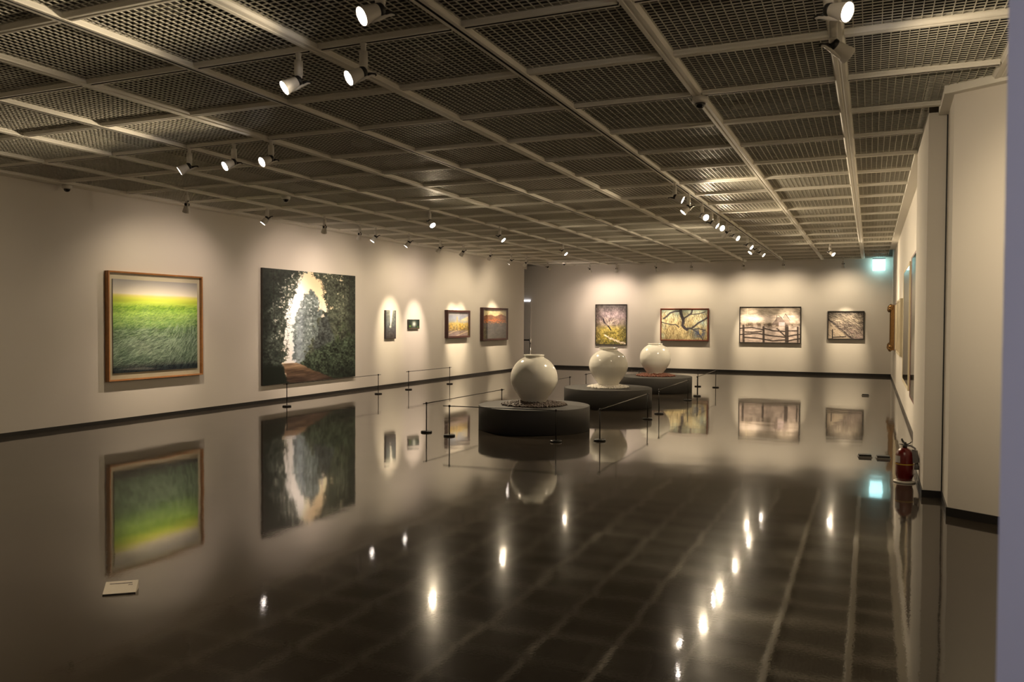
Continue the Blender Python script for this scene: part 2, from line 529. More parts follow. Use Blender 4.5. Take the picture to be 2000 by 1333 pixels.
# ------------------------------------------------------------------ doorway and lit strip in the passage
d = empty('door_1', (-12.1, YB, 0)); tag(d, kind='structure')
MB().box(-0.60, 0.50, -0.028, 0, 0.0, 2.43).build('door_leaf', M_DOOR, d)
MB().box(0.50, 0.525, -0.030, 0, 0.0, 2.47).build('door_frame', M_DOOR, d)
MB().box(-0.64, -0.60, -0.034, 0, 0.0, 2.47).build('door_frame', M_WALL, d)
o = MB().box(-0.60, 0.52, -0.045, 0, 2.43, 2.475).build('light_strip', M_STRIP, d)

# ------------------------------------------------------------------ spotlights
lamp_meshes = {}
def lamp_parts():
    s = MB(); s.lathe([(0.018, -0.062), (0.020, -0.058), (0.020, -0.004), (0.027, 0.0)], 14)
    lamp_meshes['stem'] = s.mesh('stem', M_LAMP)
    b = MB()
    prof = []
    for k in range(16):
        a = 2 * PI * k / 16
        prof.append((0.027 * math.copysign(abs(math.cos(a)) ** 0.6, math.cos(a)), 0.030 * math.copysign(abs(math.sin(a)) ** 0.6, math.sin(a))))
    b.prism(prof, -0.165, -0.056, sm=True)
    b.lathe([(0.010, -0.196), (0.022, -0.190), (0.028, -0.176), (0.029, -0.164)], 16)
    lamp_meshes['body'] = b.mesh('body', M_LAMP)
    # head along +Z, pivot at origin
    h = MB()
    h.lathe([(0.030, -0.020), (0.037, 0.004), (0.045, 0.050), (0.058, 0.108), (0.0585, 0.114), (0.054, 0.114), (0.052, 0.106), (0.040, 0.060)], 28, cap0=True, cap1=True)
    lamp_meshes['shade'] = h.mesh('shade', M_LAMP)
    # curved arm of the yoke sweeping back beside the shade
    arm = MB()
    arm.tube([(0.0, -0.047, 0.075), (0.0, -0.046, 0.03), (0.0, -0.044, -0.02), (0.0, -0.046, -0.06), (0.0, -0.058, -0.095)], [0.009, 0.012, 0.013, 0.011, 0.006], 8)
    lamp_meshes['arm'] = arm.mesh('arm', M_LAMP)
    k = MB()
    k.lathe([(0.031, -0.034), (0.0395, -0.024), (0.0400, -0.006), (0.0375, 0.0)], 20)
    k.tube([(0.0, -0.030, -0.03), (0.0, -0.040, -0.07), (0.0, -0.052, -0.092), (0, -0.064, -0.094)], [0.016, 0.011, 0.010, 0.009], 8)
    lamp_meshes['yoke'] = k.mesh('yoke', M_LBLK)
    l = MB()
    l.lathe([(0.0505, 0.104), (0.040, 0.1075), (0.022, 0.1095), (0.004, 0.110)], 24, cap0=False)
    lamp_meshes['lens'] = l.mesh('lens', M_LENS)
lamp_parts()
G1 = 'spotlights on the near ceiling rails'
G2 = 'spotlights in the row along the left wall'
G3 = 'spotlights facing the jars'
G4 = 'spotlights on the rail right of the jars'
G5 = 'spotlights in the row along the back wall'
def lamp(x, y, label, group, dirv=None, target=None, tint=WARM, power=1.0, spread=44, blend=0.75, z=ZC, spill=1.0):
    root = empty('track_spotlight', (x, y, z))
    tag(root, label, 'spotlight', group)
    link_copy('stem', lamp_meshes['stem'], root, (0, 0, 0))
    body = link_copy('body', lamp_meshes['body'], root, (0, 0, 0))
    piv = Vector((0, 0, -0.200))
    if target is not None:
        dirv = Vector(target) - (Vector((x, y, z)) + piv)
    dv = Vector(dirv).normalized()
    q = dv.to_track_quat('Z', 'Y')
    piv = piv + dv * 0.018
    for nm in ('shade', 'arm', 'yoke', 'lens'):
        o = link_copy(nm, lamp_meshes[nm], root, piv)
        if nm == 'lens':
            o.parent = shade; o.location = (0, 0, 0)
            continue
        if nm == 'shade': shade = o
        o.rotation_mode = 'QUATERNION'; o.rotation_quaternion = q
    l = bpy.data.lights.new('lamp_light', 'SPOT')
    l.energy = SPOT_W * power
    l.color = tint
    l.spot_size = R(spread); l.spot_blend = blend
    l.shadow_soft_size = 0.035
    lo = bpy.data.objects.new('lamp_light', l)
    COL.objects.link(lo)
    lo.parent = root
    lo.location = piv + dv * 0.155
    lo.rotation_mode = 'QUATERNION'
    lo.rotation_quaternion = dv.to_track_quat('-Z', 'Y')
    l2 = bpy.data.lights.new('lamp_spill', 'SPOT')
    row = group in (G2, G5)
    l2.energy = SPILL_W * (0.4 + 0.6 * min(power, 0.9)) * (0.55 if row else 1.0 if group == G1 else 1.2) * spill
    l2.color = tint
    l2.spot_size = R(146 if row else 136 if group == G1 else 156); l2.spot_blend = 1.0
    l2.shadow_soft_size = 0.035
    lo2 = bpy.data.objects.new('lamp_spill', l2)
    COL.objects.link(lo2)
    lo2.parent = root
    lo2.location = lo.location
    lo2.rotation_mode = 'QUATERNION'
    lo2.rotation_quaternion = lo.rotation_quaternion
    return root

XW = XL
# near ceiling, above the left half of the room
lamp(-2.65, 4.17, 'white track spotlight cut by the top edge of the photo, nearest of the left ones', G1, dirv=(-0.52, -0.70, -0.48), power=.5)
lamp(-3.42, 5.155, 'lit white spotlight on the near cross rail, right one of two side by side', G1, dirv=(-0.51, -0.69, -0.50), power=.5)
lamp(-4.00, 5.155, 'lit white spotlight on the near cross rail, left one of two, black collar', G1, dirv=(-0.50, -0.66, -0.56), power=.5)
lamp(-7.40, 7.50, 'leftmost of three lit spotlights in a row above the grass painting', G1, dirv=(-0.60, -0.58, -0.55), power=0.45)
lamp(-6.73, 7.50, 'middle of three lit spotlights in a row above the grass painting', G1, dirv=(-0.34, -0.78, -0.53), power=0.45)
lamp(-6.20, 7.50, 'rightmost of three lit spotlights in a row above the grass painting', G1, dirv=(-0.30, -0.83, -0.47), power=0.45)
# row along the left wall
lamp(-9.90, 9.98, 'unlit-looking spotlight pointing down and away, first of the row along the left wall', G2, target=(XW, 10.9, 0.5), power=.55, spread=62, blend=1)
lamp(-9.86, 11.82, 'spotlight with lit rim showing, between the grass painting and the forest painting', G2, target=(XW, 10.5, 0.9), power=.5, tint=PINK, spread=56, blend=1)
lamp(-9.75, 13.36, 'spotlight seen from behind, above the left part of the forest painting', G2, target=(XW, 14.9, 0.9), power=.6, tint=PINK, spread=58, blend=1)
lamp(-9.85, 14.71, 'thin-looking spotlight above the right edge of the forest painting', G2, target=(XW, 16.2, 1.0), power=.4, tint=PINK, spread=56, blend=1)
lamp(-9.85, 15.32, 'spotlight with lit rim just right of the forest painting', G2, target=(XW, 14.2, 0.9), power=.6, tint=PINK, spread=58, blend=1)
lamp(-9.80, 16.65, 'spotlight with lit rim above the tall narrow painting', G2, target=(XW, 15.7, 1.1), power=.4, spread=50, blend=1)
lamp(-9.84, 18.23, 'spotlight with black yoke between the narrow painting and the tiny painting', G2, target=(XW, 18.25, 1.45), power=1.3, spread=38, blend=.9)
lamp(-9.80, 19.42, 'white spotlight tilted left above the gap right of the tiny painting', G2, target=(XW, 19.5, 1.35), power=1.15, tint=PINK, spread=38, blend=.9)
lamp(-9.72, 20.95, 'white spotlight above the left framed landscape on the left wall', G2, target=(XW, 21.9, 1.35), power=1.6, spread=34)
lamp(-9.87, 22.72, 'spotlight with black yoke above the dusk landscape painting', G2, target=(XW, 22.1, 1.4), power=1.1, spread=34)
lamp(-9.83, 23.80, 'small white spotlight near the far end of the left wall', G2, target=(XW, 24.7, 1.4), power=1.4, spread=38)
lamp(-9.90, 25.84, 'last spotlight of the left row, black collar, over the passage corner', G2, target=(-8.9, YB, 1.6), power=.25, tint=PINK)
# facing the jars from the left
lamp(-7.41, 13.32, 'brightest lamp facing the camera, above the tiny painting', G3, target=(-4.85, 12.1, 1.0), spread=46, power=1.2)
lamp(-7.30, 16.19, 'round lit spotlight facing right, second from left facing the jars', G3, target=(-4.83, 16.0, 1.0), spread=46, power=1.2)
lamp(-7.27, 20.06, 'small lit spotlight farthest back of those facing the jars from the left', G3, target=(-4.8, 19.9, 1.0), spread=46, power=1.2)
# rail right of the jars
lamp(-2.63, 11.99, 'first spotlight on the rail right of the jars, black yoke, pointing right', G4, dirv=(0.93, 0.07, -0.45), power=.5)
lamp(-2.652, 13.1, 'spotlight on the right rail turned left, its lit rim low', G4, target=(-4.85, 12.1, 0.9), spread=50, power=.5)
lamp(-2.652, 14.25, 'bright round lamp on the right rail facing the camera, above the long fence painting', G4, dirv=(0.62, -0.66, -0.42), power=.5)
lamp(-2.68, 15.31, 'spotlight with narrow lit rim just before the second bright lamp on the right rail', G4, dirv=(0.81, -0.05, -0.58), power=.5)
lamp(-2.68, 16.02, 'second bright round lamp on the right rail, close to its neighbour', G4, dirv=(0.70, -0.60, -0.38), power=.5)
lamp(-2.68, 17.08, 'spotlight on the right rail with its back to the camera', G4, target=(-4.83, 18.9, 0.8), spread=50, power=.5)
lamp(-2.66, 17.82, 'oval lit lamp midway along the right rail', G4, dirv=(0.77, -0.36, -0.53), power=.5)
lamp(-2.67, 20.01, 'lit lamp pointing right in the far pair of the right rail', G4, dirv=(0.79, -0.24, -0.57), power=.5)
lamp(-2.70, 21.33, 'lamp turned left under its lit neighbour in the far pair of the right rail', G4, target=(-4.8, 19.9, 0.9), spread=50, power=.5)
lamp(-2.66, 22.31, 'farthest lamp on the right rail, small lit oval', G4, dirv=(0.77, -0.13, -0.62), power=.5)
# singles on the right
lamp(-0.98, 22.71, 'single lit spotlight left of the exit sign', G4, dirv=(0.66, -0.41, -0.63), power=.5)
lamp(-0.25, 5.18, 'large lit spotlight at the top right facing right', G1, dirv=(0.80, -0.46, -0.38), power=.9, spread=80, blend=1)
lamp(-0.25, 5.83, 'spotlight at the top right seen from behind, black curved yoke', G1, dirv=(0.66, 0.50, -0.48), power=.45, spread=80, blend=1)
# row along the back wall
YW = 27.4
for x, lab, tx, tz, pw, tn in (
        (-8.95, 'spotlight in front of the back wall, leftmost of that row', -8.6, 1.25, .5, PINK),
        (-7.98, 'spotlight above the mossy path painting', -8.45, 1.25, .6, PINK),
        (-6.62, 'spotlight above the left side of the tree branch painting', -6.3, 1.25, .75, WARM),
        (-5.44, 'spotlight above the right side of the tree branch painting', -5.5, 1.25, .6, WARM),
        (-3.78, 'spotlight above the left side of the snowy fence painting', -3.65, 1.25, .75, WARM),
        (-2.55, 'spotlight above the right side of the snowy fence painting', -2.5, 1.25, .75, WARM),
        (-0.80, 'spotlight above the small grey slope painting, nearest the exit sign', -0.72, 1.25, .75, WARM)):
    lamp(x, YW, lab, G5, target=(tx, YB, tz), power=pw * 2.1, tint=tn, spread=33, blend=.9)
# two unseen track lamps, added because the projecting wall stayed too dark
lamp(-0.25, 3.0, 'added white track spotlight out of view over the entrance, brightening the projecting wall', G1, target=(0.62, 8.9, 1.5), power=.12, spread=50, blend=1, spill=.3)
lamp(-2.65, 2.2, 'added white track spotlight out of view over the entrance, aimed left as fill', G1, target=(-7.5, 0.5, 0.0), power=.3, spread=70, blend=1, spill=.5)

# ------------------------------------------------------------------ dome cameras
def dome(x, y, label):
    r0 = empty('dome_camera', (x, y, ZC)); tag(r0, label, 'security camera', 'ceiling dome cameras')
    MB().lathe([(0.070, 0.0), (0.072, -0.030), (0.066, -0.050), (0.050, -0.056)], 28).build('housing', M_LAMP, r0)
    MB().lathe([(0.048, -0.054), (0.046, -0.070), (0.036, -0.088), (0.020, -0.099), (0.004, -0.102)], 24).build('dome', M_DOME, r0)
dome(-1.43, 7.535, 'white dome camera with smoked bubble on the ceiling rail, nearest')
dome(-8.747, 10.94, 'dome camera on the ceiling above the forest painting')
dome(-11.14, 8.84, 'dome camera at the edge of the ceiling over the left wall')
dome(-9.62, 26.7, 'tiny dome camera in the far left ceiling corner')

# ------------------------------------------------------------------ exit sign
ex = empty('exit_sign', (0.21, 28.30, ZC)); tag(ex, 'glowing pale cyan square exit sign hanging at the far right corner', 'sign')
MB().box(-0.185, 0.185, -0.025, 0.025, -0.03, 0.0).build('housing', M_GREYP, ex, bevel=.004)
MB().box(-0.18, 0.18, -0.022, 0.022, -0.385, -0.03).build('lit_panel', M_SIGN, ex, bevel=.01)

# ------------------------------------------------------------------ plinths, pebbles, jars
PL = [(-4.858, 12.121), (-4.825, 16.005), (-4.794, 19.888)]
PR, PH = 0.876, 0.375
for (x, y), lab in zip(PL, ('round dark grey plinth nearest the camera, under brown pebbles', 'round dark grey plinth in the middle, under white pebbles', 'round dark grey plinth farthest back, under reddish pebbles')):
    o = MB().lathe([(PR - 0.015, 0.0), (PR, 0.004), (PR, PH - 0.008), (PR - 0.003, PH - 0.002), (PR - 0.010, PH)], 96).build('round_plinth', M_PLINTH, loc=(x, y, 0))
    for p in o.data.polygons: p.use_smooth = len(p.vertices) == 4 and abs(p.normal.z) < .5
    tag(o, lab, 'plinth', 'round plinths down the middle of the room')

def pebbles(x, y, rad, n, size, m, label, seed, hgt, flat=0.75):
    rr = random.Random(seed)
    bm = bmesh.new(); bmesh.ops.create_icosphere(bm, subdivisions=1, radius=1.0)
    base_v = [v.co.copy() for v in bm.verts]; base_f = [tuple(v.index for v in f.verts) for f in bm.faces]; bm.free()
    mb = MB()
    for i in range(n):
        q = math.sqrt(0.15 + .85 * rr.random()) * rad * (1 + rr.uniform(-.05, .03)); a = rr.uniform(0, 2 * PI)
        z = hgt * max(0.0, 1 - (q / rad) ** 2.2) * rr.uniform(.35, 1.0) + size * .5
        s = size * rr.uniform(.6, 1.25)
        E = Euler((rr.uniform(0, 6), rr.uniform(0, 6), rr.uniform(0, 6))).to_matrix()
        S = Vector((s, s * rr.uniform(.6, 1), s * flat * rr.uniform(.6, 1)))
        vs = [E @ Vector((v.x * S.x, v.y * S.y, v.z * S.z)) + Vector((q * math.cos(a), q * math.sin(a), z)) for v in base_v]
        mb.add(vs, base_f, 0, True)
    o = mb.build('pebble_bed', m, loc=(x, y, PH - 0.001))
    tag(o, label, 'pebbles', kind='stuff')
pebbles(PL[0][0], PL[0][1], 0.50, 2200, 0.024, M_PEB1, 'bed of dark brown pebbles around the foot of the nearest jar', 1, 0.050)
pebbles(PL[1][0], PL[1][1], 0.41, 1900, 0.022, M_PEB2, 'bed of white pebbles around the foot of the middle jar', 2, 0.050)
pebbles(PL[2][0], PL[2][1], 0.46, 1600, 0.026, M_PEB3, 'bed of reddish brown chips around the foot of the farthest jar', 3, 0.060, 0.6)

def jar(x, y, z, prof, label, lean=0.0):
    # outer profile from foot to rim, then back down inside
    pts = [Vector((r, 0, h)) for r, h in prof]
    # Catmull-Rom refinement
    fine = []
    for i in range(len(pts) - 1):
        p0 = pts[max(i - 1, 0)]; p1 = pts[i]; p2 = pts[i + 1]; p3 = pts[min(i + 2, len(pts) - 1)]
        for k in range(4):
            t = k / 4
            fine.append(0.5 * ((2 * p1) + (-p0 + p2) * t + (2 * p0 - 5 * p1 + 4 * p2 - p3) * t * t + (-p0 + 3 * p1 - 3 * p2 + p3) * t ** 3))
    fine.append(pts[-1])
    out = [(v.x, v.z) for v in fine]
    rim_r, rim_z = out[-1]
    inner = [(rim_r - 0.008, rim_z + 0.004), (rim_r - 0.018, rim_z), (rim_r - 0.020, rim_z - 0.03), (rim_r - 0.005, rim_z - 0.07), (rim_r + 0.07, rim_z - 0.16), (rim_r + 0.10, rim_z - 0.3), (0.02, rim_z - 0.5)]
    o = MB().lathe([(0.01, out[0][1] + .01)] + out + inner, 96).build('moon_jar', M_JAR, loc=(x, y, z))
    # hand-thrown: very slightly uneven
    for v in o.data.vertices:
        a = math.atan2(v.co.y, v.co.x)
        f_ = 1 + 0.006 * math.sin(a + .6) * math.sin(v.co.z * 5)
        v.co.x *= f_; v.co.y *= f_
    tag(o, label, 'jar', 'white moon jars on the plinths')
    return o
j1 = [(0.205, 0.0), (0.19, 0.03), (0.205, 0.085), (0.245, 0.14), (0.290, 0.205), (0.338, 0.285), (0.364, 0.355), (0.371, 0.42), (0.362, 0.50), (0.335, 0.575), (0.290, 0.645), (0.235, 0.70), (0.175, 0.738), (0.155, 0.752), (0.153, 0.764), (0.165, 0.775), (0.166, 0.785)]
jar(PL[0][0] - .004, PL[0][1], PH, j1, 'large white porcelain moon jar on the nearest plinth')
j2 = [(0.225, 0.0), (0.205, 0.035), (0.215, 0.085), (0.262, 0.15), (0.315, 0.225), (0.362, 0.315), (0.386, 0.395), (0.390, 0.45), (0.378, 0.525), (0.345, 0.60), (0.295, 0.662), (0.235, 0.708), (0.198, 0.728), (0.178, 0.740), (0.177, 0.765), (0.187, 0.780), (0.189, 0.790)]
jar(PL[1][0] + .01, PL[1][1], PH, j2, 'large white porcelain moon jar with a taller collar on the middle plinth')
j3 = [(0.205, 0.0), (0.19, 0.03), (0.200, 0.08), (0.240, 0.14), (0.292, 0.215), (0.340, 0.30), (0.366, 0.385), (0.372, 0.45), (0.360, 0.53), (0.330, 0.605), (0.285, 0.665), (0.235, 0.712), (0.190, 0.742), (0.172, 0.752), (0.170, 0.768), (0.178, 0.780), (0.178, 0.788)]
jar(PL[2][0] - .01, PL[2][1], PH, j3, 'white porcelain moon jar on the farthest plinth, smallest in view')

# ------------------------------------------------------------------ low barriers
def barrier(p0, p1, label, over=0.10, rod=M_METAL):
    a = Vector((*p0, 0)); b = Vector((*p1, 0)); L = (b - a).length
    r0 = empty('low_barrier', a, math.atan2(b.y - a.y, b.x - a.x))
    tag(r0, label, 'barrier', 'low barriers around the plinths and along the wall')
    for x in (0, L):
        MB().lathe([(0.080, 0.0), (0.085, 0.003), (0.085, 0.016), (0.078, 0.024), (0.018, 0.026)], 32).build('base', M_METAL, r0, (x, 0, 0))
        MB().lathe([(0.0085, 0.0), (0.0085, 0.405)], 12, T=Matrix.Translation((0, 0, 0.024))).build('post', M_METAL, r0, (x, 0, 0))
        MB().lathe([(0.010, 0.425), (0.015, 0.430), (0.015, 0.455), (0.010, 0.460)], 12).build('cap', M_METAL, r0, (x, 0, 0))
    T = Matrix.Translation((-over, 0, 0.442)) @ Euler((0, PI / 2, 0)).to_matrix().to_4x4()
    MB().lathe([(0.0065, 0), (0.0065, L + 2 * over)], 10, T=T).build('rod', rod, r0)
barrier((-10.45, 13.09), (-10.38, 16.26), 'low black barrier in front of the forest painting')
barrier((-10.38, 17.62), (-10.33, 19.69), 'low black barrier by the left wall in front of the narrow and tiny paintings')
barrier((-6.155, 10.98), (-6.14, 13.74), 'low black barrier left of the nearest plinth')
barrier((-5.648, 10.76), (-4.03, 10.88), 'low black barrier across the front of the nearest plinth')
barrier((-3.50, 11.24), (-3.53, 14.09), 'low barrier with pale rod on the right between nearest and middle plinths', rod=M_ROD)
barrier((-3.546, 15.01), (-3.59, 17.84), 'low barrier with pale rod right of the middle plinth, ending at the farthest', rod=M_ROD)
barrier((-3.606, 18.97), (-3.655, 21.72), 'low barrier with pale rod right of the farthest plinth', rod=M_ROD)
barrier((-5.65, 21.60), (-4.135, 21.84), 'low barrier behind the farthest jar, parallel to the back wall')
barrier((-6.165, 14.85), (-6.17, 17.54), 'low barrier left of the middle plinth, seen between first and second jar')
barrier((-6.16, 18.66), (-6.13, 21.45), 'low barrier left of the farthest plinth, half hidden by the middle jar')

# ------------------------------------------------------------------ belt barrier in the passage
def belt_post(x, y, lab):
    r0 = empty('belt_post', (x, y, 0)); tag(r0, lab, 'barrier post', 'belt posts in the passage')
    MB().lathe([(0.16, 0), (0.16, 0.012), (0.05, 0.03), (0.03, 0.035)], 28).build('base', M_CHROME, r0)
    MB().lathe([(0.030, 0.03), (0.030, 0.90)], 20).build('post', M_CHROME, r0)
    MB().lathe([(0.036, 0.90), (0.038, 0.91), (0.038, 1.06), (0.030, 1.07)], 20).build('head', M_CHROME, r0)
    return r0
r0 = belt_post(-11.28, 27.75, 'chrome belt post beside the far end of the left wall')
MB().box(-1.05, -0.038, -0.004, 0.004, 0.985, 1.035).build('belt', M_BELT, r0)
belt_post(-12.35, 27.75, 'chrome belt post hidden in the passage behind the left wall')

# ------------------------------------------------------------------ fire extinguisher
fe = empty('fire_extinguisher', (0.352, 9.71, 0), R(-35)); tag(fe, 'red fire extinguisher on a white stand by the right wall', 'extinguisher')
MB().lathe([(0.108, 0.0), (0.108, 0.012), (0.104, 0.018), (0.09, 0.020)], 32).build('stand', M_WHITEP, fe)
MB().lathe([(0.070, 0.020), (0.076, 0.024), (0.078, 0.050), (0.086, 0.070), (0.089, 0.085), (0.089, 0.285), (0.082, 0.318), (0.062, 0.345), (0.035, 0.362), (0.022, 0.368)], 36).build('cylinder', M_RED, fe)
MB().lathe([(0.0902, 0.192), (0.0902, 0.203)], 36, cap0=False, cap1=False).build('yellow_band', M_YEL, fe)
lb = MB()
vs = []; fs = []
for i in range(9):
    a = R(-150 + i * 8)
    vs += [(0.0905 * math.cos(a), 0.0905 * math.sin(a), 0.214), (0.0905 * math.cos(a), 0.0905 * math.sin(a), 0.285)]
fs = [(2 * i, 2 * i + 2, 2 * i + 3, 2 * i + 1) for i in range(8)]
lb.add(vs, fs).build('paper_label', M_LABEL, fe)
MB().lathe([(0.022, 0.366), (0.022, 0.395), (0.015, 0.40), (0.015, 0.425)], 16).build('valve', M_LBLK, fe)
hd = MB(); hd.tube([(0.01, 0, 0.405), (-0.02, 0, 0.425), (-0.035, 0, 0.445), (-0.037, 0, 0.46)], [.010, .011, .010, .008], 8)
hd.tube([(-0.01, 0, 0.402), (0.035, 0, 0.408), (0.06, 0, 0.425), (0.075, 0, 0.44)], [.007, .006, .005, .005], 8)
hd.tube([(-0.055, -.01, 0.40), (-0.02, -.005, 0.398), (0.0, 0, 0.40)], [.006, .006, .006], 8)
hd.build('handle', M_LBLK, fe)
ho = MB(); ho.tube([(0.02, 0.0, 0.39), (0.06, 0.01, 0.395), (0.10, 0.02, 0.37), (0.115, 0.022, 0.31), (0.118, 0.02, 0.25)], [.009, .010, .011, .012, .013], 10)
ho.tube([(0.118, 0.02, 0.26), (0.121, 0.02, 0.20), (0.124, 0.02, 0.15)], [.013, .022, .027], 14)
ho.build('hose', M_GREYP, fe)
pn = MB(); pn.prism([(0.085, 0.36), (0.135, 0.355), (0.165, 0.235), (0.125, 0.215), (0.10, 0.23)], -0.012, 0.012, T=Euler((PI / 2, 0, 0)).to_matrix().to_4x4())
pn.build('instruction_tag', M_GREYP, fe)

# ------------------------------------------------------------------ floor boxes
def floor_box(x, y, rz, lab, wx=0.165, wy=0.12):
    r0 = empty('floor_socket', (x, y, 0), rz); tag(r0, lab, 'floor socket', 'floor sockets near the right wall')
    f_ = MB()
    for a in (( -wx/2, wx/2, -wy/2, -wy/2+.02), (-wx/2, wx/2, wy/2-.02, wy/2), (-wx/2, -wx/2+.02, -wy/2+.02, wy/2-.02), (wx/2-.02, wx/2, -wy/2+.02, wy/2-.02)):
        f_.box(*a, 0, 0.012)
    f_.build('frame', M_STEEL, r0)
    MB().box(-wx/2+.01, wx/2-.01, -wy/2+.01, wy/2-.01, 0.002, 0.034).build('lid', M_LBLK, r0, bevel=.001)
floor_box(-0.045, 11.33, R(6), 'dark metal floor socket, the left one of two left of the extinguisher')
floor_box(0.165, 11.30, R(6), 'dark metal floor socket, the right one of two beside the right wall')
floor_box(-0.09, 20.9, R(0), 'small dark floor socket far back below the grey slope painting')

# ------------------------------------------------------------------ caption plate on the floor
cp0 = Vector((-4.285, 3.621, 0)); cp1 = Vector((-4.14, 3.739, 0))
cr = empty('caption_stand', (cp0 + cp1) / 2, math.atan2(cp1.y - cp0.y, cp1.x - cp0.x)); tag(cr, 'small cream caption plate lying tilted on the floor at lower left', 'caption plate')
W_, D_, H_ = 0.187, 0.115, 0.050
cw = MB(); cw.add([(-W_/2, 0, 0), (W_/2, 0, 0), (W_/2, D_, 0), (-W_/2, D_, 0), (-W_/2, 0, .006), (W_/2, 0, .006), (W_/2, D_, H_), (-W_/2, D_, H_)], [(3, 2, 1, 0), (4, 5, 6, 7), (1, 2, 6, 5), (2, 3, 7, 6), (3, 0, 4, 7)])
cw.build('wedge', M_CARD, cr)
MB().box(-W_/2, W_/2, -0.002, 0.0, 0, .008).build('front_edge', M_LBLK, cr)
ang = math.atan2(H_ - .006, D_)
T = Matrix.Translation((0, 0, 0.0066)) @ Euler((ang, 0, 0)).to_matrix().to_4x4()
LD = D_ / math.cos(ang)
tx_ = MB()
tx_.box(-0.068, 0.062, LD * .78, LD * .82, 0, .0006, T=T)
for k in range(4):
    tx_.box(0.040 + k * .0065, 0.0445 + k * .0065, LD * .62, LD * (.66 + .03 * (k % 2)), 0, .0006, T=T)
tx_.build('lettering', M_INK, cr)

# ------------------------------------------------------------------ painting toolkit (pigment computed per vertex)
def s2l(a):
    a = np.clip(a, 0, 1)
    return np.where(a <= 0.04045, a / 12.92, ((a + 0.055) / 1.055) ** 2.4)
def vnoise(h, w_, cy, cx, rs):
    gy, gx = int(cy) + 2, int(cx) + 2
    g = rs.rand(gy + 1, gx + 1)
    ys = np.linspace(0, cy, h); xs = np.linspace(0, cx, w_)
    yi = ys.astype(int); xi = xs.astype(int)
    fy = (ys - yi)[:, None]; fx = (xs - xi)[None, :]
    fy = fy * fy * (3 - 2 * fy); fx = fx * fx * (3 - 2 * fx)
    a = g[np.ix_(yi, xi)]; b = g[np.ix_(yi, xi + 1)]; c = g[np.ix_(yi + 1, xi)]; d_ = g[np.ix_(yi + 1, xi + 1)]
    return (a * (1 - fx) + b * fx) * (1 - fy) + (c * (1 - fx) + d_ * fx) * fy
def fbm(h, w_, cy, cx, rs, oc=4):
    o = np.zeros((h, w_)); amp = 1.0; tot = 0
    for k in range(oc):
        o += amp * vnoise(h, w_, cy * 2 ** k, cx * 2 ** k, rs); tot += amp; amp *= 0.55
    return o / tot
def sst(a, b, x):
    t = np.clip((x - a) / (b - a), 0, 1); return t * t * (3 - 2 * t)
def C(*c): return np.array(c, float) / 255.0
def grad(v, stops):
    ks = [s[0] for s in stops]
    return np.stack([np.interp(v, ks, [s[1][i] / 255.0 for s in stops]) for i in range(3)], -1)
def mixc(img, mask, col):
    m = mask[..., None]
    return img * (1 - m) + np.asarray(col) * m
def strokes(img, lines, col, alpha=0.7, width=1.0):
    """lines: list of Nx2 arrays in pixel (x, y)"""
    h, w_, _ = img.shape
    cov = np.zeros((h + 2, w_ + 2))
    for ln in lines:
        ln = np.asarray(ln, float)
        seg = np.hypot(*np.diff(ln, axis=0).T)
        n = max(2, int(seg.sum() * 1.6))
        t = np.concatenate([[0], np.cumsum(seg)]); tt = np.linspace(0, t[-1], n)
        x = np.interp(tt, t, ln[:, 0]); y = np.interp(tt, t, ln[:, 1])
        r_ = int(math.ceil(width))
        for dy in range(-r_, r_ + 1):
            for dx in range(-r_, r_ + 1):
                xi = np.round(x).astype(int) + dx; yi = np.round(y).astype(int) + dy
                dd = np.hypot(xi - x, yi - y)
                val = np.clip(width * .5 + .5 - dd, 0, 1)
                ok = (xi >= 0) & (xi < w_) & (yi >= 0) & (yi < h) & (val > 0)
                np.maximum.at(cov, (yi[ok], xi[ok]), val[ok])
    return mixc(img, cov[:h, :w_] * alpha, col)
def curve(x0, y0, ang, L, bend, n=6):
    pts = [(x0, y0)]
    for i in range(n):
        ang += bend / n
        x0 += math.cos(ang) * L / n; y0 += math.sin(ang) * L / n
        pts.append((x0, y0))
    return pts

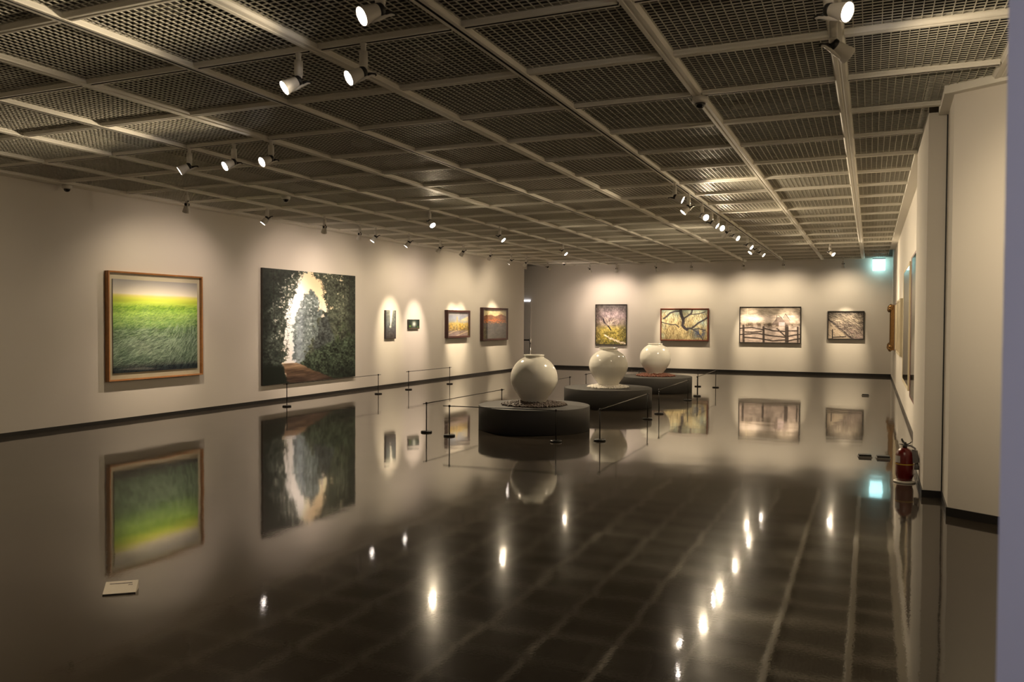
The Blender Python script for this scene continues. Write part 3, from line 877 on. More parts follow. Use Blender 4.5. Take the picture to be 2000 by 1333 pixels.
def p_green(w_, h):
    rs = np.random.RandomState(3); rr = random.Random(3)
    v = np.linspace(0, 1, h)[:, None] * np.ones((1, w_)); u = np.linspace(0, 1, w_)[None, :] * np.ones((h, 1))
    wav = v + 0.02 * (fbm(h, w_, 3, 2, rs) - .5)
    img = grad(wav, [(0, (138, 138, 124)), (.06, (164, 162, 142)), (.15, (206, 200, 168)), (.17, (200, 196, 110)), (.20, (188, 196, 74)), (.25, (168, 190, 66)), (.30, (120, 160, 56)), (.36, (148, 180, 84)), (.46, (112, 152, 72)), (.56, (88, 130, 68)), (.66, (108, 138, 94)), (.78, (104, 134, 92)), (.88, (74, 102, 74)), (.93, (44, 58, 50)), (1, (34, 44, 46))])
    band = (fbm(h, w_, 26, 2, rs, 3) - .5) * 0.35
    img *= (1 + band[..., None] * sst(.16, .26, v)[..., None] * sst(.62, .4, v)[..., None])
    dk = sst(.50, .72, fbm(h, w_, 9, 4, rs)) * sst(.25, .5, v) * .45
    img = mixc(img, dk, C(58, 92, 52))
    img = mixc(img, np.exp(-(((u - .5) / .34) ** 2 + ((v - .72) / .14) ** 2)) * .35, C(146, 164, 130))
    img = mixc(img, sst(.70, 1.0, u) * sst(.3, .6, v) * .45, C(44, 72, 50))
    for col, n, y0, y1, L, al in ((C(198, 214, 112), 900, .26, .52, 8, .45), (C(70, 112, 52), 700, .28, .6, 8, .5), (C(176, 200, 130), 600, .4, .62, 10, .45)):
        ls = [curve(rr.uniform(0, w_), rr.uniform(y0, y1) * h, rr.uniform(-1.1, -.4), L * rr.uniform(.5, 1.2), rr.uniform(.2, .9), 4) for i in range(n)]
        img = strokes(img, ls, col, al, 1.0)
    # long blades combed by the wind: direction follows a swirling field
    for col, n, al in ((C(38, 60, 44), 900, .6), (C(160, 186, 140), 900, .55), (C(60, 88, 58), 500, .5), (C(186, 204, 168), 420, .5)):
        ls = []
        for i in range(n):
            x = rr.uniform(-.05, 1.05); y = rr.uniform(.54, .97)
            a = -.15 - 1.1 * (x - .2) + 1.3 * math.sin((y - .5) * 5.0) * (x - .5) - .5 * rr.random()
            ls.append(curve(x * w_, y * h, a, rr.uniform(7, 20) * h / 240, rr.uniform(.1, .9) * (1 if x < .6 else -1), 5))
        img = strokes(img, ls, col, al, 1.0)
    img = mixc(img, sst(.90, .98, v) * .65, C(34, 44, 46))
    ls = [curve(rr.uniform(0, w_), 1.0 * h, -PI / 2 + rr.uniform(-.3, .9), rr.uniform(10, 26), rr.uniform(0, .8), 5) for i in range(120)]
    img = strokes(img, ls, C(92, 118, 96), .45, 1.0)
    g_ = img.mean(-1, keepdims=True)
    k = (.30 * sst(.3, .6, v))[..., None]
    return np.clip((img * (1 - k) + (g_ * np.array([1.0, 1.04, .92])) * k) * 1.12, 0, 1)

def p_forest(w_, h):
    rs = np.random.RandomState(11); rr = random.Random(11)
    v = np.linspace(0, 1, h)[:, None] * np.ones((1, w_)); u = np.linspace(0, 1, w_)[None, :] * np.ones((h, 1))
    n1 = fbm(h, w_, 22, 18, rs, 4); n2 = fbm(h, w_, 70, 60, rs, 3); n3 = fbm(h, w_, 8, 7, rs, 4); n4 = fbm(h, w_, 40, 34, rs, 3)
    img = grad(v, [(0, (206, 184, 144)), (.25, (230, 206, 164)), (.5, (250, 234, 204)), (.85, (236, 208, 166)), (1, (200, 170, 130))])
    glow = np.exp(-(((u - .29) / .12) ** 2 + ((v - .42) / .42) ** 2))
    img = mixc(img, np.clip(glow * 1.4, 0, 1), C(255, 254, 246))
    def tone(col, var, n=None):
        n = n2 if n is None else n
        k = 1 + var * (np.clip((n - .5) * 3.2, -1, 1)) + var * .7 * np.clip((n1 - .5) * 3.0, -1, 1)
        return np.asarray(col) * k[..., None]
    def layer(fld, col, var, soft, al=1.0, n=None):
        nonlocal img
        m = (sst(-soft, soft, fld) * al)[..., None]
        img = img * (1 - m) + tone(col, var, n) * m
    for cx, top, wd, col in ((.600, .25, .20, C(182, 176, 160)), (.665, .28, .24, C(156, 154, 140))):
        layer((v - top) * wd - np.abs(u - cx) + (n1 - .5) * .05, col, .10, .010, .95)
    hz = np.exp(-(((u - .34) / .06) ** 2 + ((v - .74) / .20) ** 2)); img = mixc(img, hz * .75, C(176, 188, 206))
    # broad central fir, its left side dissolving in the haze
    prof = np.interp(v[:, 0], [0, .15, .19, .27, .37, .50, .60, .72, .82, .92, 1], [-1, -.01, .04, .095, .135, .16, .175, .175, .15, .10, 0])[:, None]
    fir = prof - np.abs(u - (.475 - .01 * v)) + (n1 - .5) * .10 + (n4 - .5) * .07
    layer(fir, C(98, 106, 98), .30, .014)
    ins = sst(0, .04, fir)
    img = mixc(img, sst(.50, .72, n4) * ins * .38, C(146, 154, 148))
    img = mixc(img, sst(.50, .72, n3) * ins * .45 * sst(.25, .8, v), C(70, 76, 72))
    img = mixc(img, np.exp(-(((u - .36) / .05) ** 2)) * ins * .35, C(190, 200, 206))
    img = mixc(img, sst(.68, .76, n2) * ins * sst(.9, .2, v) * .6, C(226, 224, 220))
    # dark wood on the right
    edge = np.interp(v[:, 0], [0, .05, .10, .16, .22, .27, .33, .37, .42, .48, .56, .64, .72, .80, .9, 1], [.50, .57, .62, .64, .62, .66, .68, .63, .57, .54, .53, .51, .46, .41, .41, .5])[:, None]
    f_ = u - edge + (n1 - .5) * .17 + (n4 - .5) * .10
    layer(f_, C(72, 76, 62), .42, .012)
    ins = sst(0, .06, f_)
    img = mixc(img, sst(.46, .68, n3) * ins * .55, C(44, 50, 42))
    img = mixc(img, sst(.50, .70, n4) * ins * .35 * sst(.75, .3, v), C(104, 108, 92))
    gp = sst(.58, .68, n2) * sst(.52, .66, n1) * sst(.42, .05, v) * (u > .56); img = mixc(img, gp * .9, C(226, 210, 176))
    img = mixc(img, sst(.80, 1.0, u) * .5, C(34, 38, 32))
    # darker pointed fir before the wood
    prof = np.interp(v[:, 0], [0, .36, .42, .55, .66, 1], [-1, -.01, .04, .09, .12, .1])[:, None]
    layer(prof - np.abs(u - .635) + (n1 - .5) * .08, C(62, 66, 62), .35, .012, .85)
    gr = sst(.5, .7, fbm(h, w_, 14, 14, rs)) * sst(.35, .6, v) * sst(.70, .8, u) * .45; img = mixc(img, gr, C(64, 82, 50))
    # undergrowth
    f_ = (v - np.interp(u[0], [0, .30, .36, .45, .6, .75, 1], [2, .92, .86, .76, .70, .64, .60])[None, :]) + (n1 - .5) * .12
    layer(f_, C(58, 66, 52), .45, .02)
    img = mixc(img, sst(.48, .7, n3) * sst(0, .06, f_) * .5, C(36, 44, 34))
    # left mass
    edge = np.interp(v[:, 0], [0, .05, .12, .2, .3, .45, .6, .7, .8, .9, 1], [.40, .36, .31, .29, .24, .21, .215, .205, .19, .165, .15])[:, None]
    f_ = edge - u + (n1 - .5) * .14 + (n4 - .5) * .09
    layer(f_, C(70, 76, 66), .42, .010)
    ins = sst(0, .05, f_)
    img = mixc(img, sst(.42, .64, n3) * ins * .6, C(40, 46, 40))
    gp = sst(.60, .70, n2) * sst(.48, .6, n1) * sst(.14, .0, np.abs(f_ - .07)) * sst(.8, .5, v); img = mixc(img, gp * .8, C(232, 224, 206))
    img = mixc(img, sst(.10, .0, u) * .5, C(32, 36, 30))
    for x in (.10, .17, .80, .86, .92):
        img = strokes(img, [[(x * w_, 0), ((x + .01) * w_, .5 * h)]], C(40, 38, 32), .55, 1.6)
    # path
    pf = np.minimum(u - np.interp(v[:, 0], [.82, .88, .92, 1], [.185, .20, .22, .20])[:, None], np.interp(v[:, 0], [.82, .86, .9, .94, 1], [.31, .42, .50, .60, .74])[:, None] - u) + (n4 - .5) * .03
    m = sst(-.014, .014, pf) * sst(.820, .828, v)
    pc = grad(v, [(.82, (150, 128, 100)), (.88, (112, 92, 70)), (1, (72, 60, 50))]) * (1 + .9 * (fbm(h, w_, 60, 8, rs)[..., None] - .5))
    img = img * (1 - m[..., None]) + pc * m[..., None]
    f_ = .19 + (v - .83) * .25 - u + (n1 - .5) * .08
    img = mixc(img, sst(-.012, .012, f_) * sst(.80, .86, v), C(36, 42, 34))
    # leaf sprays along the edges
    for col, al in ((C(70, 74, 60), .85), (C(46, 52, 42), .8)):
        ls = []
        for i in range(330):
            side = rr.random() < .5; y = rr.uniform(0, .38 if not side else .78)
            x = (np.interp(y, [0, .12, .3, .78], [.40, .31, .24, .20]) if side else np.interp(y, [0, .1, .2, .28, .38], [.50, .62, .64, .70, .68])) + rr.uniform(-.06, .035) * (1 if side else -1)
            ls.append(curve(x * w_, y * h, rr.uniform(0, 6.28), rr.uniform(3, 8), 1.2, 3))
        img = strokes(img, ls, col, al, 1.2)
    img = mixc(img, sst(.78, 1.0, v) * sst(.55, .9, u) * .55, C(28, 32, 28))
    return img

def p_branchpath(w_, h):      # mossy path with a small bare tree
    rs = np.random.RandomState(5); rr = random.Random(5)
    v = np.linspace(0, 1, h)[:, None] * np.ones((1, w_)); u = np.linspace(0, 1, w_)[None, :] * np.ones((h, 1))
    img = grad(v, [(0, (112, 104, 94)), (.3, (126, 112, 104)), (.5, (120, 108, 86)), (.62, (136, 122, 62)), (.8, (120, 108, 50)), (1, (88, 82, 44))])
    n = fbm(h, w_, 14, 10, rs, 4); img *= (1 + .7 * (n[..., None] - .5))
    img = mixc(img, sst(.25, .0, u) * .5, C(72, 62, 44)); img = mixc(img, sst(.75, 1.0, u) * .4 * sst(.2, .6, v), C(70, 70, 54))
    for col, k, y0, y1 in ((C(170, 148, 140), 120, .1, .5), (C(84, 70, 66), 110, .1, .55), (C(196, 176, 110), 120, .55, .95), (C(60, 56, 34), 120, .6, 1), (C(176, 150, 60), 70, .7, 1)):
        img = strokes(img, [curve(rr.uniform(0, w_), rr.uniform(y0, y1) * h, rr.uniform(0, 3.14) if y0 > .5 else -PI / 2 + rr.uniform(-.8, .8), rr.uniform(4, 11), rr.uniform(-1, 1), 4) for i in range(k)], col, .7, 1.2)
    path = [(.28 * w_, .76 * h), (.42 * w_, .82 * h), (.60 * w_, .88 * h), (.80 * w_, .94 * h), (1.0 * w_, .98 * h)]
    img = strokes(img, [path], C(190, 172, 140), .8, 6)
    for q_ in range(40):
        px_, py_ = path[q_ % 4]; t_ = rr.random(); nx_, ny_ = path[q_ % 4 + 1]
        img = strokes(img, [curve(px_ + (nx_ - px_) * t_, py_ + (ny_ - py_) * t_ + rr.uniform(-4, 4), rr.uniform(-.3, .8), rr.uniform(3, 8), .5, 3)], C(224, 208, 180) if q_ % 3 else C(110, 96, 66), .8, 1.6)
    img = strokes(img, [[(.49 * w_, .63 * h), (.43 * w_, .56 * h), (.38 * w_, .51 * h), (.28 * w_, .46 * h), (.24 * w_, .36 * h)]], C(40, 34, 34), .9, 5)
    br = []
    for i in range(34):
        a = -PI / 2 + rr.uniform(-1.2, 1.2); br.append(curve(.40 * w_ + rr.uniform(-8, 8), .5 * h + rr.uniform(-6, 4), a, rr.uniform(14, 40), rr.uniform(-.8, .8), 6))
    img = strokes(img, br, C(62, 50, 44), .75, 1.1); img = strokes(img, [[(x + 1, y) for x, y in b] for b in br[:14]], C(206, 190, 160), .8, 1.1)
    return img
def p_branches(w_, h):        # dark sinuous boughs over pale reeds
    rs = np.random.RandomState(6); rr = random.Random(6)
    v = np.linspace(0, 1, h)[:, None] * np.ones((1, w_)); u = np.linspace(0, 1, w_)[None, :] * np.ones((h, 1))
    img = grad(v, [(0, (138, 142, 122)), (.35, (176, 164, 128)), (.6, (164, 148, 108)), (1, (142, 128, 92))])
    img = mixc(img, sst(.55, .75, fbm(h, w_, 4, 6, rs)) * .5, C(142, 156, 140))
    img = mixc(img, np.exp(-(((u - .9) / .12) ** 2 + ((v - .42) / .10) ** 2)), C(150, 168, 160))
    img *= (1 + .35 * (fbm(h, w_, 20, 26, rs)[..., None] - .5))
    for col, k, al in ((C(96, 76, 50), 190, .8), (C(214, 192, 140), 150, .8), (C(120, 104, 70), 160, .7)):
        img = strokes(img, [curve(rr.uniform(0, w_), rr.uniform(.2, 1.05) * h, -PI / 2 + rr.uniform(-.45, .45), rr.uniform(8, 30), rr.uniform(-.7, .7), 5) for i in range(k)], col, al, 1.2)
    D = C(66, 60, 58)
    def P(*pts): return [(x * w_, y * h) for x, y in pts]
    img = strokes(img, [P((.42, 0), (.42, .12), (.46, .28), (.48, .40), (.46, .52), (.50, .60), (.56, .66))], D, .95, 11)
    img = strokes(img, [P((.46, .42), (.50, .28), (.58, .20), (.65, .12), (.67, 0)), P((.57, .62), (.66, .62), (.74, .52), (.80, .44), (.92, .34), (1, .26)), P((.40, .05), (.28, .06), (.18, .12), (.12, .22), (.05, .30))], D, .9, 7)
    img = strokes(img, [P((0, .42), (.10, .46), (.22, .50), (.32, .50), (.38, .58)), P((.66, .64), (.78, .74), (.86, .88), (.90, 1)), P((.65, .16), (.80, .14), (.94, .08)), P((.68, .66), (.80, .62), (.95, .68))], D, .9, 4)
    img = mixc(img, sst(.4, .6, fbm(h, w_, 10, 14, rs)) * np.exp(-(((u - .84) / .13) ** 2 + ((v - .78) / .16) ** 2)), C(76, 80, 92))
    img = strokes(img, [curve(rr.uniform(.0, 1) * w_, rr.uniform(0, .4) * h, rr.uniform(0, 6), rr.uniform(8, 22), rr.uniform(-1, 1), 5) for i in range(60)], C(84, 78, 66), .7, 1.0)
    return img
def p_fence(w_, h):           # snowy field, houses and a rail fence
    rs = np.random.RandomState(7); rr = random.Random(7)
    v = np.linspace(0, 1, h)[:, None] * np.ones((1, w_)); u = np.linspace(0, 1, w_)[None, :] * np.ones((h, 1))
    img = grad(v, [(0, (150, 136, 118)), (.18, (158, 144, 126)), (.25, (206, 186, 168)), (.42, (206, 188, 168)), (.48, (138, 122, 106)), (.56, (180, 162, 148)), (1, (178, 158, 142))])
    img *= (1 + .45 * (fbm(h, w_, 24, 16, rs)[..., None] - .5))
    img = mixc(img, np.exp(-(((u - .18) / .2) ** 2 + ((v - .02) / .2) ** 2)) * .3, C(190, 176, 150))
    img = mixc(img, np.exp(-(((u - .33) / .2) ** 2 + ((v - .33) / .07) ** 2)) * .8, C(238, 220, 204))
    bush = sst(.45, .6, fbm(h, w_, 8, 16, rs)) * np.exp(-(((v - .50) / .07) ** 2)); img = mixc(img, bush * .8, C(98, 84, 70))
    D = C(72, 62, 56)
    def P(*pts): return [(x * w_, y * h) for x, y in pts]
    hs = ((v > .28) & (v < .50) & (np.abs(u - .66) < (v - .20) * .45)).astype(float); img = mixc(img, hs * .75, C(120, 104, 96))
    hs = ((v > .20) & (v < .48) & (np.abs(u - .77) < (v - .18) * .28)).astype(float); img = mixc(img, hs * .6, C(140, 122, 112))
    img = mixc(img, (((np.abs(u - .70) < .05) & (v > .42) & (v < .52))).astype(float) * .8, C(206, 184, 182))
    img = strokes(img, [P((.76, .18), (.83, .36)), P((.62, .22), (.60, .40)), P((.64, .22), (.70, .30)), P((.76, .18), (.72, .30))], D, .8, 2)
    img = strokes(img, [P((.12, .02), (.12, .5))], C(206, 190, 160), .8, 1.6)
    img = strokes(img, [P((0, .60), (.2, .57), (.4, .64)), P((0, .78), (.3, .74), (.5, .80), (.75, .84)), P((.08, .86), (.3, .88), (.55, .95), (.75, .92)), P((.42, .60), (.55, .66), (.75, .68)), P((.06, .70), (.2, .71), (.36, .68)), P((.8, .66), (.95, .66)), P((.8, .82), (.9, .78), (1, .76)), P((.8, .95), (.92, .90), (1, .88)), P((.62, .60), (.76, .82))], D, .92, 5)
    for x, a, wd in ((.055, .52, 8), (.395, .56, 8), (.78, .54, 13), (.96, .56, 6)):
        img = strokes(img, [P((x, a), (x + .005, 1.0))], D, .9, wd)
    for col, k in ((C(214, 196, 178), 130), (C(110, 96, 84), 150)):
        img = strokes(img, [curve(rr.uniform(0, w_), rr.uniform(0, 1) * h, rr.uniform(-.5, .5), rr.uniform(4, 14), rr.uniform(-.6, .6), 4) for i in range(k)], col, .5, 1.0)
    return img
def p_slope(w_, h):
    rs = np.random.RandomState(8); rr = random.Random(8)
    v = np.linspace(0, 1, h)[:, None] * np.ones((1, w_)); u = np.linspace(0, 1, w_)[None, :] * np.ones((h, 1))
    img = grad(v, [(0, (92, 84, 76)), (.3, (150, 136, 118)), (.6, (112, 98, 88)), (1, (128, 112, 102))])
    img *= (1 + .9 * (fbm(h, w_, 12, 8, rs)[..., None] - .5))
    f_ = v - (.28 + u * 1.05); img = mixc(img, sst(0, .04, f_) * .8, C(168, 150, 126)); img = mixc(img, np.exp(-((f_ / .05) ** 2)) * .8, C(56, 50, 48))
    img = mixc(img, np.exp(-(((u - .56) / .12) ** 2 + ((v - .52) / .1) ** 2)) * .7, C(64, 56, 52))
    for col, k, al in ((C(196, 180, 154), 150, .8), (C(52, 46, 42), 140, .8), (C(140, 126, 112), 90, .7)):
        img = strokes(img, [curve(rr.uniform(0, w_), rr.uniform(0, .9) * h, rr.uniform(.1, .8), rr.uniform(6, 18), rr.uniform(-.6, .6), 4) for i in range(k)], col, al, 1.3)
    img = strokes(img, [[(.12 * w_, .66 * h), (.12 * w_, .98 * h)], [(.12 * w_, .95 * h), (.5 * w_, .92 * h)]], C(40, 36, 36), .9, 4)
    return img
def p_warm(w_, h):
    rs = np.random.RandomState(9); rr = random.Random(9)
    v = np.linspace(0, 1, h)[:, None] * np.ones((1, w_)); u = np.linspace(0, 1, w_)[None, :] * np.ones((h, 1))
    img = grad(v, [(0, (150, 140, 124)), (.2, (142, 144, 150)), (.42, (156, 156, 152)), (.5, (190, 170, 110)), (.72, (140, 116, 74)), (.8, (134, 118, 108)), (1, (140, 120, 112))])
    img = mixc(img, sst(.0, .08, v - (.62 - u * .5)) * sst(.45, .3, v - u * 0) * (u > .4) * .8, C(214, 192, 140))
    img *= (1 + .3 * (fbm(h, w_, 10, 10, rs)[..., None] - .5))
    tr = sst(.42, .60, fbm(h, w_, 5, 12, rs)) * np.exp(-(((v - .58) / .14) ** 2)); img = mixc(img, tr, C(196, 158, 70))
    tr = sst(.5, .66, fbm(h, w_, 8, 16, rs)) * np.exp(-(((v - .66) / .10) ** 2)); img = mixc(img, tr, C(96, 82, 52))
    img = strokes(img, [[(.46 * w_, .2 * h), (.46 * w_, .45 * h)]], C(196, 160, 92), .9, 4)
    img = strokes(img, [[(0, .93 * h), (.3 * w_, .80 * h), (.45 * w_, .77 * h)], [(.4 * w_, 1 * h), (.8 * w_, .86 * h), (w_, .80 * h)]], C(206, 180, 140), .8, 3)
    for i in range(60):
        x, y = rr.uniform(0, 1) * w_, rr.uniform(.5, .75) * h
        img = strokes(img, [[(x, y), (x + 2, y + 2)]], C(222, 190, 110) if i % 2 else C(80, 70, 50), .8, 2)
    return img
def p_dusk(w_, h):
    rs = np.random.RandomState(10); rr = random.Random(10)
    v = np.linspace(0, 1, h)[:, None] * np.ones((1, w_)); u = np.linspace(0, 1, w_)[None, :] * np.ones((h, 1))
    img = grad(v, [(0, (206, 186, 138)), (.15, (200, 178, 128)), (.2, (150, 104, 70)), (.33, (132, 88, 56)), (.37, (178, 100, 50)), (.42, (120, 88, 66)), (.5, (92, 86, 82)), (1, (98, 92, 82))])
    ridge = .20 + .05 * np.sin(u * 14) * .5 + .10 * (fbm(h, w_, 1, 7, rs) - .5)
    img = mixc(img, sst(.01, -.01, v - ridge), C(212, 192, 142)); img = mixc(img, sst(-.01, .01, v - ridge) * sst(.36, .30, v), C(140, 92, 60))
    img *= (1 + .45 * (fbm(h, w_, 14, 14, rs)[..., None] - .5))
    for i in range(70):
        x, y = rr.uniform(0, 1) * w_, rr.gauss(.39, .05) * h
        img = strokes(img, [[(x, y), (x + 2, y + 1)]], C(226, 136, 66), .8, 2)
    img = strokes(img, [curve(rr.uniform(0, w_), rr.uniform(.5, 1) * h, rr.uniform(-1.2, -.3), rr.uniform(5, 14), .4, 4) for i in range(60)], C(132, 118, 100), .6, 1.2)
    return img
def p_slim(w_, h):
    rs = np.random.RandomState(12)
    v = np.linspace(0, 1, h)[:, None] * np.ones((1, w_)); u = np.linspace(0, 1, w_)[None, :] * np.ones((h, 1))
    img = grad(v, [(0, (118, 120, 108)), (.5, (104, 108, 106)), (.65, (92, 92, 92)), (1, (72, 66, 62))])
    img *= (1 + .5 * (fbm(h, w_, 20, 8, rs)[..., None] - .5))
    wd = np.interp(v[:, 0], [0, .35, .5, .58], [.13, .06, .02, .02])[:, None]
    img = mixc(img, np.exp(-((u - (.55 - .12 * v)) / (wd + .03)) ** 2) * sst(.60, .5, v), C(232, 224, 206))
    img = mixc(img, np.exp(-(((u - .45) / .09) ** 2 + ((v - .58) / .035) ** 2)), C(250, 240, 214))
    img = mixc(img, sst(.1, .0, u) + sst(.9, 1.0, u), C(52, 48, 56))
    return img
def p_tiny(w_, h):
    rs = np.random.RandomState(13)
    v = np.linspace(0, 1, h)[:, None] * np.ones((1, w_)); u = np.linspace(0, 1, w_)[None, :] * np.ones((h, 1))
    img = np.ones((h, w_, 1)) * C(50, 60, 50) * (1 + .6 * (fbm(h, w_, 8, 10, rs)[..., None] - .5))
    img = mixc(img, np.exp(-(((u - .5) / .17) ** 2 + ((v - .48) / .28) ** 2)), C(206, 210, 186))
    img = mixc(img, np.exp(-(((u - .12) / .08) ** 2 + ((v - .72) / .10) ** 2)) * .9, C(120, 160, 60))
    img = mixc(img, np.exp(-(((u - .84) / .08) ** 2 + ((v - .80) / .09) ** 2)) * .7, C(96, 128, 60))
    img = mixc(img, sst(.86, .95, v), C(96, 84, 66))
    return img
def p_pale(w_, h):
    rs = np.random.RandomState(14)
    v = np.linspace(0, 1, h)[:, None] * np.ones((1, w_))
    img = grad(v, [(0, (176, 160, 126)), (.5, (160, 146, 112)), (1, (170, 150, 116))])
    return img * (1 + .25 * (fbm(h, w_, 9, 9, rs)[..., None] - .5))
def p_darkwood(w_, h):
    rs = np.random.RandomState(15)
    v = np.linspace(0, 1, h)[:, None] * np.ones((1, w_))
    img = grad(v, [(0, (92, 88, 78)), (.5, (72, 66, 58)), (1, (52, 46, 42))])
    return img * (1 + .6 * (fbm(h, w_, 9, 9, rs)[..., None] - .5))

def canvas(parent, img, w_, hgt, y, zc, edge=0.02, side=None):
    """painted front plus edges; front plane at local y, centred on x = 0"""
    mean_ = img.mean(axis=(0, 1), keepdims=True)
    img = np.clip((img - mean_) * 1.22 + mean_, 0.02, 1)
    ih, iw, _ = img.shape
    xs = np.linspace(-w_ / 2, w_ / 2, iw); zs = np.linspace(zc + hgt / 2, zc - hgt / 2, ih)
    X, Z = np.meshgrid(xs, zs)
    n = iw * ih
    co = np.empty((n + 8, 3), np.float32)
    co[:n, 0] = X.ravel(); co[:n, 1] = y; co[:n, 2] = Z.ravel()
    a, b, c, d_ = -w_ / 2, w_ / 2, zc - hgt / 2, zc + hgt / 2
    co[n:] = [(a, y, c), (b, y, c), (b, y, d_), (a, y, d_), (a, y + edge, c), (b, y + edge, c), (b, y + edge, d_), (a, y + edge, d_)]
    i = np.arange(ih - 1)[:, None] * iw + np.arange(iw - 1)[None, :]
    q = np.stack([i, i + iw, i + iw + 1, i + 1], -1).reshape(-1, 4)
    sd = np.array([(0, 4, 5, 1), (1, 5, 6, 2), (2, 6, 7, 3), (3, 7, 4, 0), (4, 7, 6, 5)]) + n
    q = np.concatenate([q, sd])
    me = bpy.data.meshes.new('canvas')
    me.vertices.add(len(co)); me.vertices.foreach_set('co', co.ravel())
    me.loops.add(q.size); me.loops.foreach_set('vertex_index', q.ravel().astype(np.int32))
    me.polygons.add(len(q))
    me.polygons.foreach_set('loop_start', (np.arange(len(q)) * 4).astype(np.int32))
    mi = np.zeros(len(q), np.int32); mi[-5:] = 1
    me.materials.append(M_PAINT); me.materials.append(side or M_SIDE)
    me.polygons.foreach_set('material_index', mi)
    me.update(calc_edges=True)
    at = me.attributes.new('paint', 'FLOAT_COLOR', 'POINT')
    colr = np.ones((n + 8, 4), np.float32)
    colr[:n, :3] = np.clip(s2l(img.reshape(-1, 3)) * np.array([0.98, 1.03, 1.16]), 0, .93); colr[n:, :3] = .05
    at.data.foreach_set('color', colr.ravel())
    me.validate()
    o = bpy.data.objects.new('canvas', me); COL.objects.link(o); o.parent = parent
    return o

def frame_ring(parent, w_, h_, zc, y0, y1, fw, m, name='frame', lip=0.004):
    mb = MB()
    a, b, c, d_ = -w_ / 2, w_ / 2, zc - h_ / 2, zc + h_ / 2
    O = [(a, c), (b, c), (b, d_), (a, d_)]
    I = [(a + fw, c + fw), (b - fw, c + fw), (b - fw, d_ - fw), (a + fw, d_ - fw)]
    vs = [(x, y0, z) for x, z in O] + [(x, y1 + lip, z) for x, z in O] + [(x + (lip if x < 0 else -lip), y1, z + (lip if z < zc else -lip)) for x, z in O] + [(x, y1 + lip, z) for x, z in I] + [(x, y0, z) for x, z in I]
    fs = []
    for i in range(4):
        j = (i + 1) % 4
        for k in range(4):
            fs.append((k * 4 + i, k * 4 + j, (k + 1) * 4 + j, (k + 1) * 4 + i))
        fs.append((16 + i, 16 + j, j, i))
    mb.add(vs, fs)
    return mb.build(name, m, parent)

def picture(wall, u0, u1, z0, z1, depth, label, img_fn, iw, ih, fw=0.03, fm=None, group=None, inset=0.02, glass=False, mount=None, art=None, name='painting'):
    """u0..u1 run along the wall from the viewer's left to right, in world y or x"""
    wdt, hgt, zc = abs(u1 - u0), z1 - z0, (z0 + z1) / 2
    if wall == 'L': root = empty(name, (XL, (u0 + u1) / 2, z0), PI / 2)
    elif wall == 'B': root = empty(name, ((u0 + u1) / 2, YB, z0), 0)
    else: root = empty(name, (XR, (u0 + u1) / 2, z0), -PI / 2)
    tag(root, label, 'painting', group)
    zc -= z0
    if fm is None:                               # unframed stretched canvas
        canvas(root, img_fn(iw, ih), wdt, hgt, -depth, zc, edge=depth - 0.002)
        return root
    frame_ring(root, wdt, hgt, zc, -0.002, -depth, fw, fm)
    if mount:
        MB().box(-wdt / 2 + fw, wdt / 2 - fw, -0.034, -0.028, zc - hgt / 2 + fw, zc + hgt / 2 - fw).build('mount_board', mount, root)
        au0, au1, az0, az1 = art
        canvas(root, img_fn(iw, ih), au1 - au0, az1 - az0, -0.052, (az0 + az1) / 2 - z0, edge=0.016)
        root.children[-1].location.x = (au0 + au1) / 2 - (u0 + u1) / 2
    else:
        canvas(root, img_fn(iw, ih), wdt - 2 * fw, hgt - 2 * fw, -depth + inset, zc, edge=min(depth - inset - 0.002, .02))
    if glass:
        MB().box(-wdt / 2 + fw, wdt / 2 - fw, -depth + 0.006, -depth + 0.008, zc - hgt / 2 + fw, zc + hgt / 2 - fw).build('glass_pane', M_GLASS, root)
    return root

picture('L', 9.64, 11.69, 0.683, 2.476, 0.085, 'large square painting of a bright green meadow in a brown wooden frame with cream mount', p_green, 230, 230, fw=0.026, fm=M_WOOD, mount=M_MATT, art=(9.74, 11.57, 0.812, 2.348), glass=True)
picture('L', 13.352, 16.628, 0.360, 2.748, 0.05, 'largest unframed painting of a misty dark forest with a pale path of light', p_forest, 290, 300)
picture('L', 17.983, 18.476, 1.228, 1.955, 0.045, 'tall narrow unframed grey painting with a vertical streak of light', p_slim, 36, 90)
picture('L', 19.122, 19.695, 1.472, 1.724, 0.045, 'tiny unframed dark green painting with a white glow', p_tiny, 50, 40)
picture('L', 21.22, 22.685, 1.194, 2.006, 0.11, 'framed landscape with yellow trees, a spire and a road, left of two brown-framed ones', p_warm, 90, 100, fw=0.055, fm=M_FBRN, inset=0.05, glass=True)
picture('L', 23.592, 25.557, 1.068, 2.122, 0.11, 'brown-framed painting of orange hills at dusk under a pale sky', p_dusk, 90, 120, fw=0.06, fm=M_FBRN, inset=0.05, glass=True)
picture('B', -9.062, -7.902, 0.866, 2.308, 0.05, 'upright painting of a small bare tree above a mossy path, thin black frame', p_branchpath, 120, 160, fw=0.022, fm=M_FBLK)
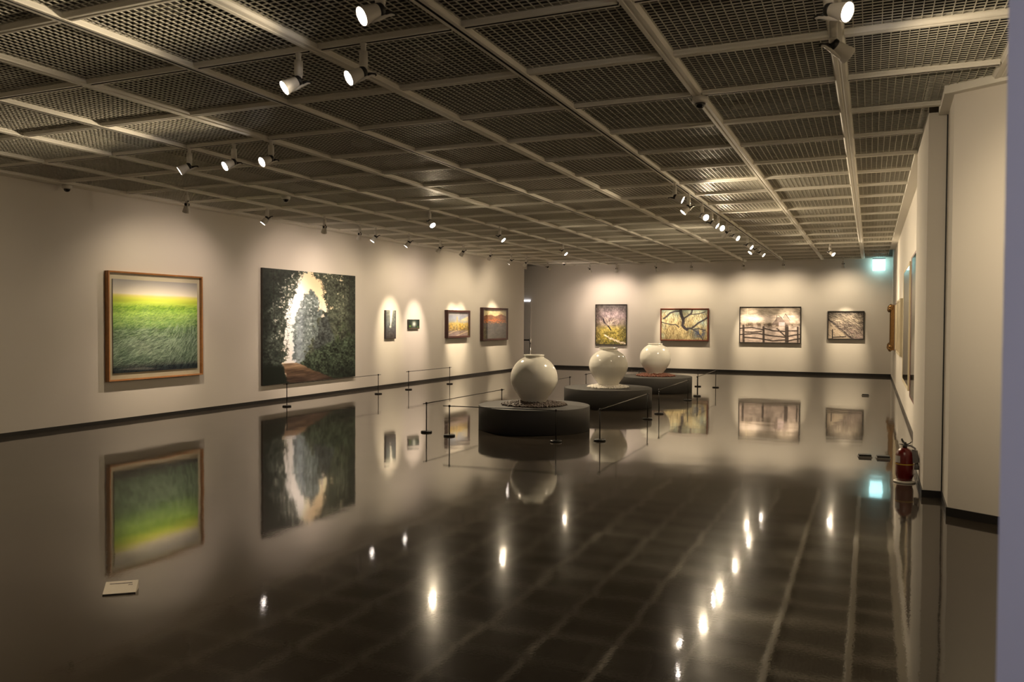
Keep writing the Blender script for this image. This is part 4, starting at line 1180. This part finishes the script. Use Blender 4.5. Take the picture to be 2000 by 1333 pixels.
picture('B', -6.698, -5.040, 1.043, 2.158, 0.09, 'brown-framed painting of dark twisting branches over pale reeds', p_branches, 180, 130, fw=0.042, fm=M_FRED)
picture('B', -4.028, -2.085, 1.006, 2.208, 0.06, 'wide grey-beige painting of a rail fence and houses in snow, black frame', p_fence, 220, 140, fw=0.026, fm=M_FBLK)
picture('B', -1.275, -0.186, 1.158, 2.063, 0.06, 'small grey painting of a rough slope, black frame, nearest the exit sign', p_slope, 140, 110, fw=0.028, fm=M_FBLK)
picture('R', 13.90, 12.30, 0.575, 2.684, 0.05, 'tall glazed picture in a thin dark frame, nearest on the right wall', p_pale, 60, 80, fw=0.03, fm=M_FRED, glass=True, inset=.03)
picture('R', 17.30, 14.70, 0.60, 2.68, 0.045, 'tall glazed picture in a cream frame on the right wall', p_pale, 60, 80, fw=0.06, fm=M_FCRM, glass=True, inset=.02)
picture('R', 21.10, 18.45, 1.01, 2.19, 0.06, 'picture in a pale cream frame, middle of the right wall', p_pale, 60, 60, fw=0.05, fm=M_FCRM, inset=.01)
picture('R', 23.05, 21.50, 1.01, 2.17, 0.05, 'picture in a thin brown-edged frame beside the gilt one', p_pale, 50, 60, fw=0.03, fm=M_FBRN, inset=.01)
g = picture('R', 25.30, 23.60, 0.98, 2.16, 0.12, 'dark picture in an ornate gilt frame at the far end of the right wall', p_darkwood, 50, 50, fw=0.14, fm=M_GOLD, inset=.06)
# carved corner scrolls of the gilt frame
for sx in (-1, 1):
    for sz in (0, 1):
        mb = MB()
        cx, cz = sx * 0.78, (0.07 if sz == 0 else 1.11)
        bm = bmesh.new()
        for k in range(9):
            a = k * 2.4
            rad = 0.075 * math.sqrt(k / 9)
            bmesh.ops.create_icosphere(bm, subdivisions=2, radius=0.040 + 0.01 * (k % 3), matrix=Matrix.Translation((cx + rad * math.cos(a), -0.125 - 0.006 * (k % 2), cz + rad * math.sin(a))))
        me = bpy.data.meshes.new('scroll'); bm.to_mesh(me); bm.free(); me.materials.append(M_GOLD)
        for p in me.polygons: p.use_smooth = True
        o = bpy.data.objects.new('scroll', me); COL.objects.link(o); o.parent = g
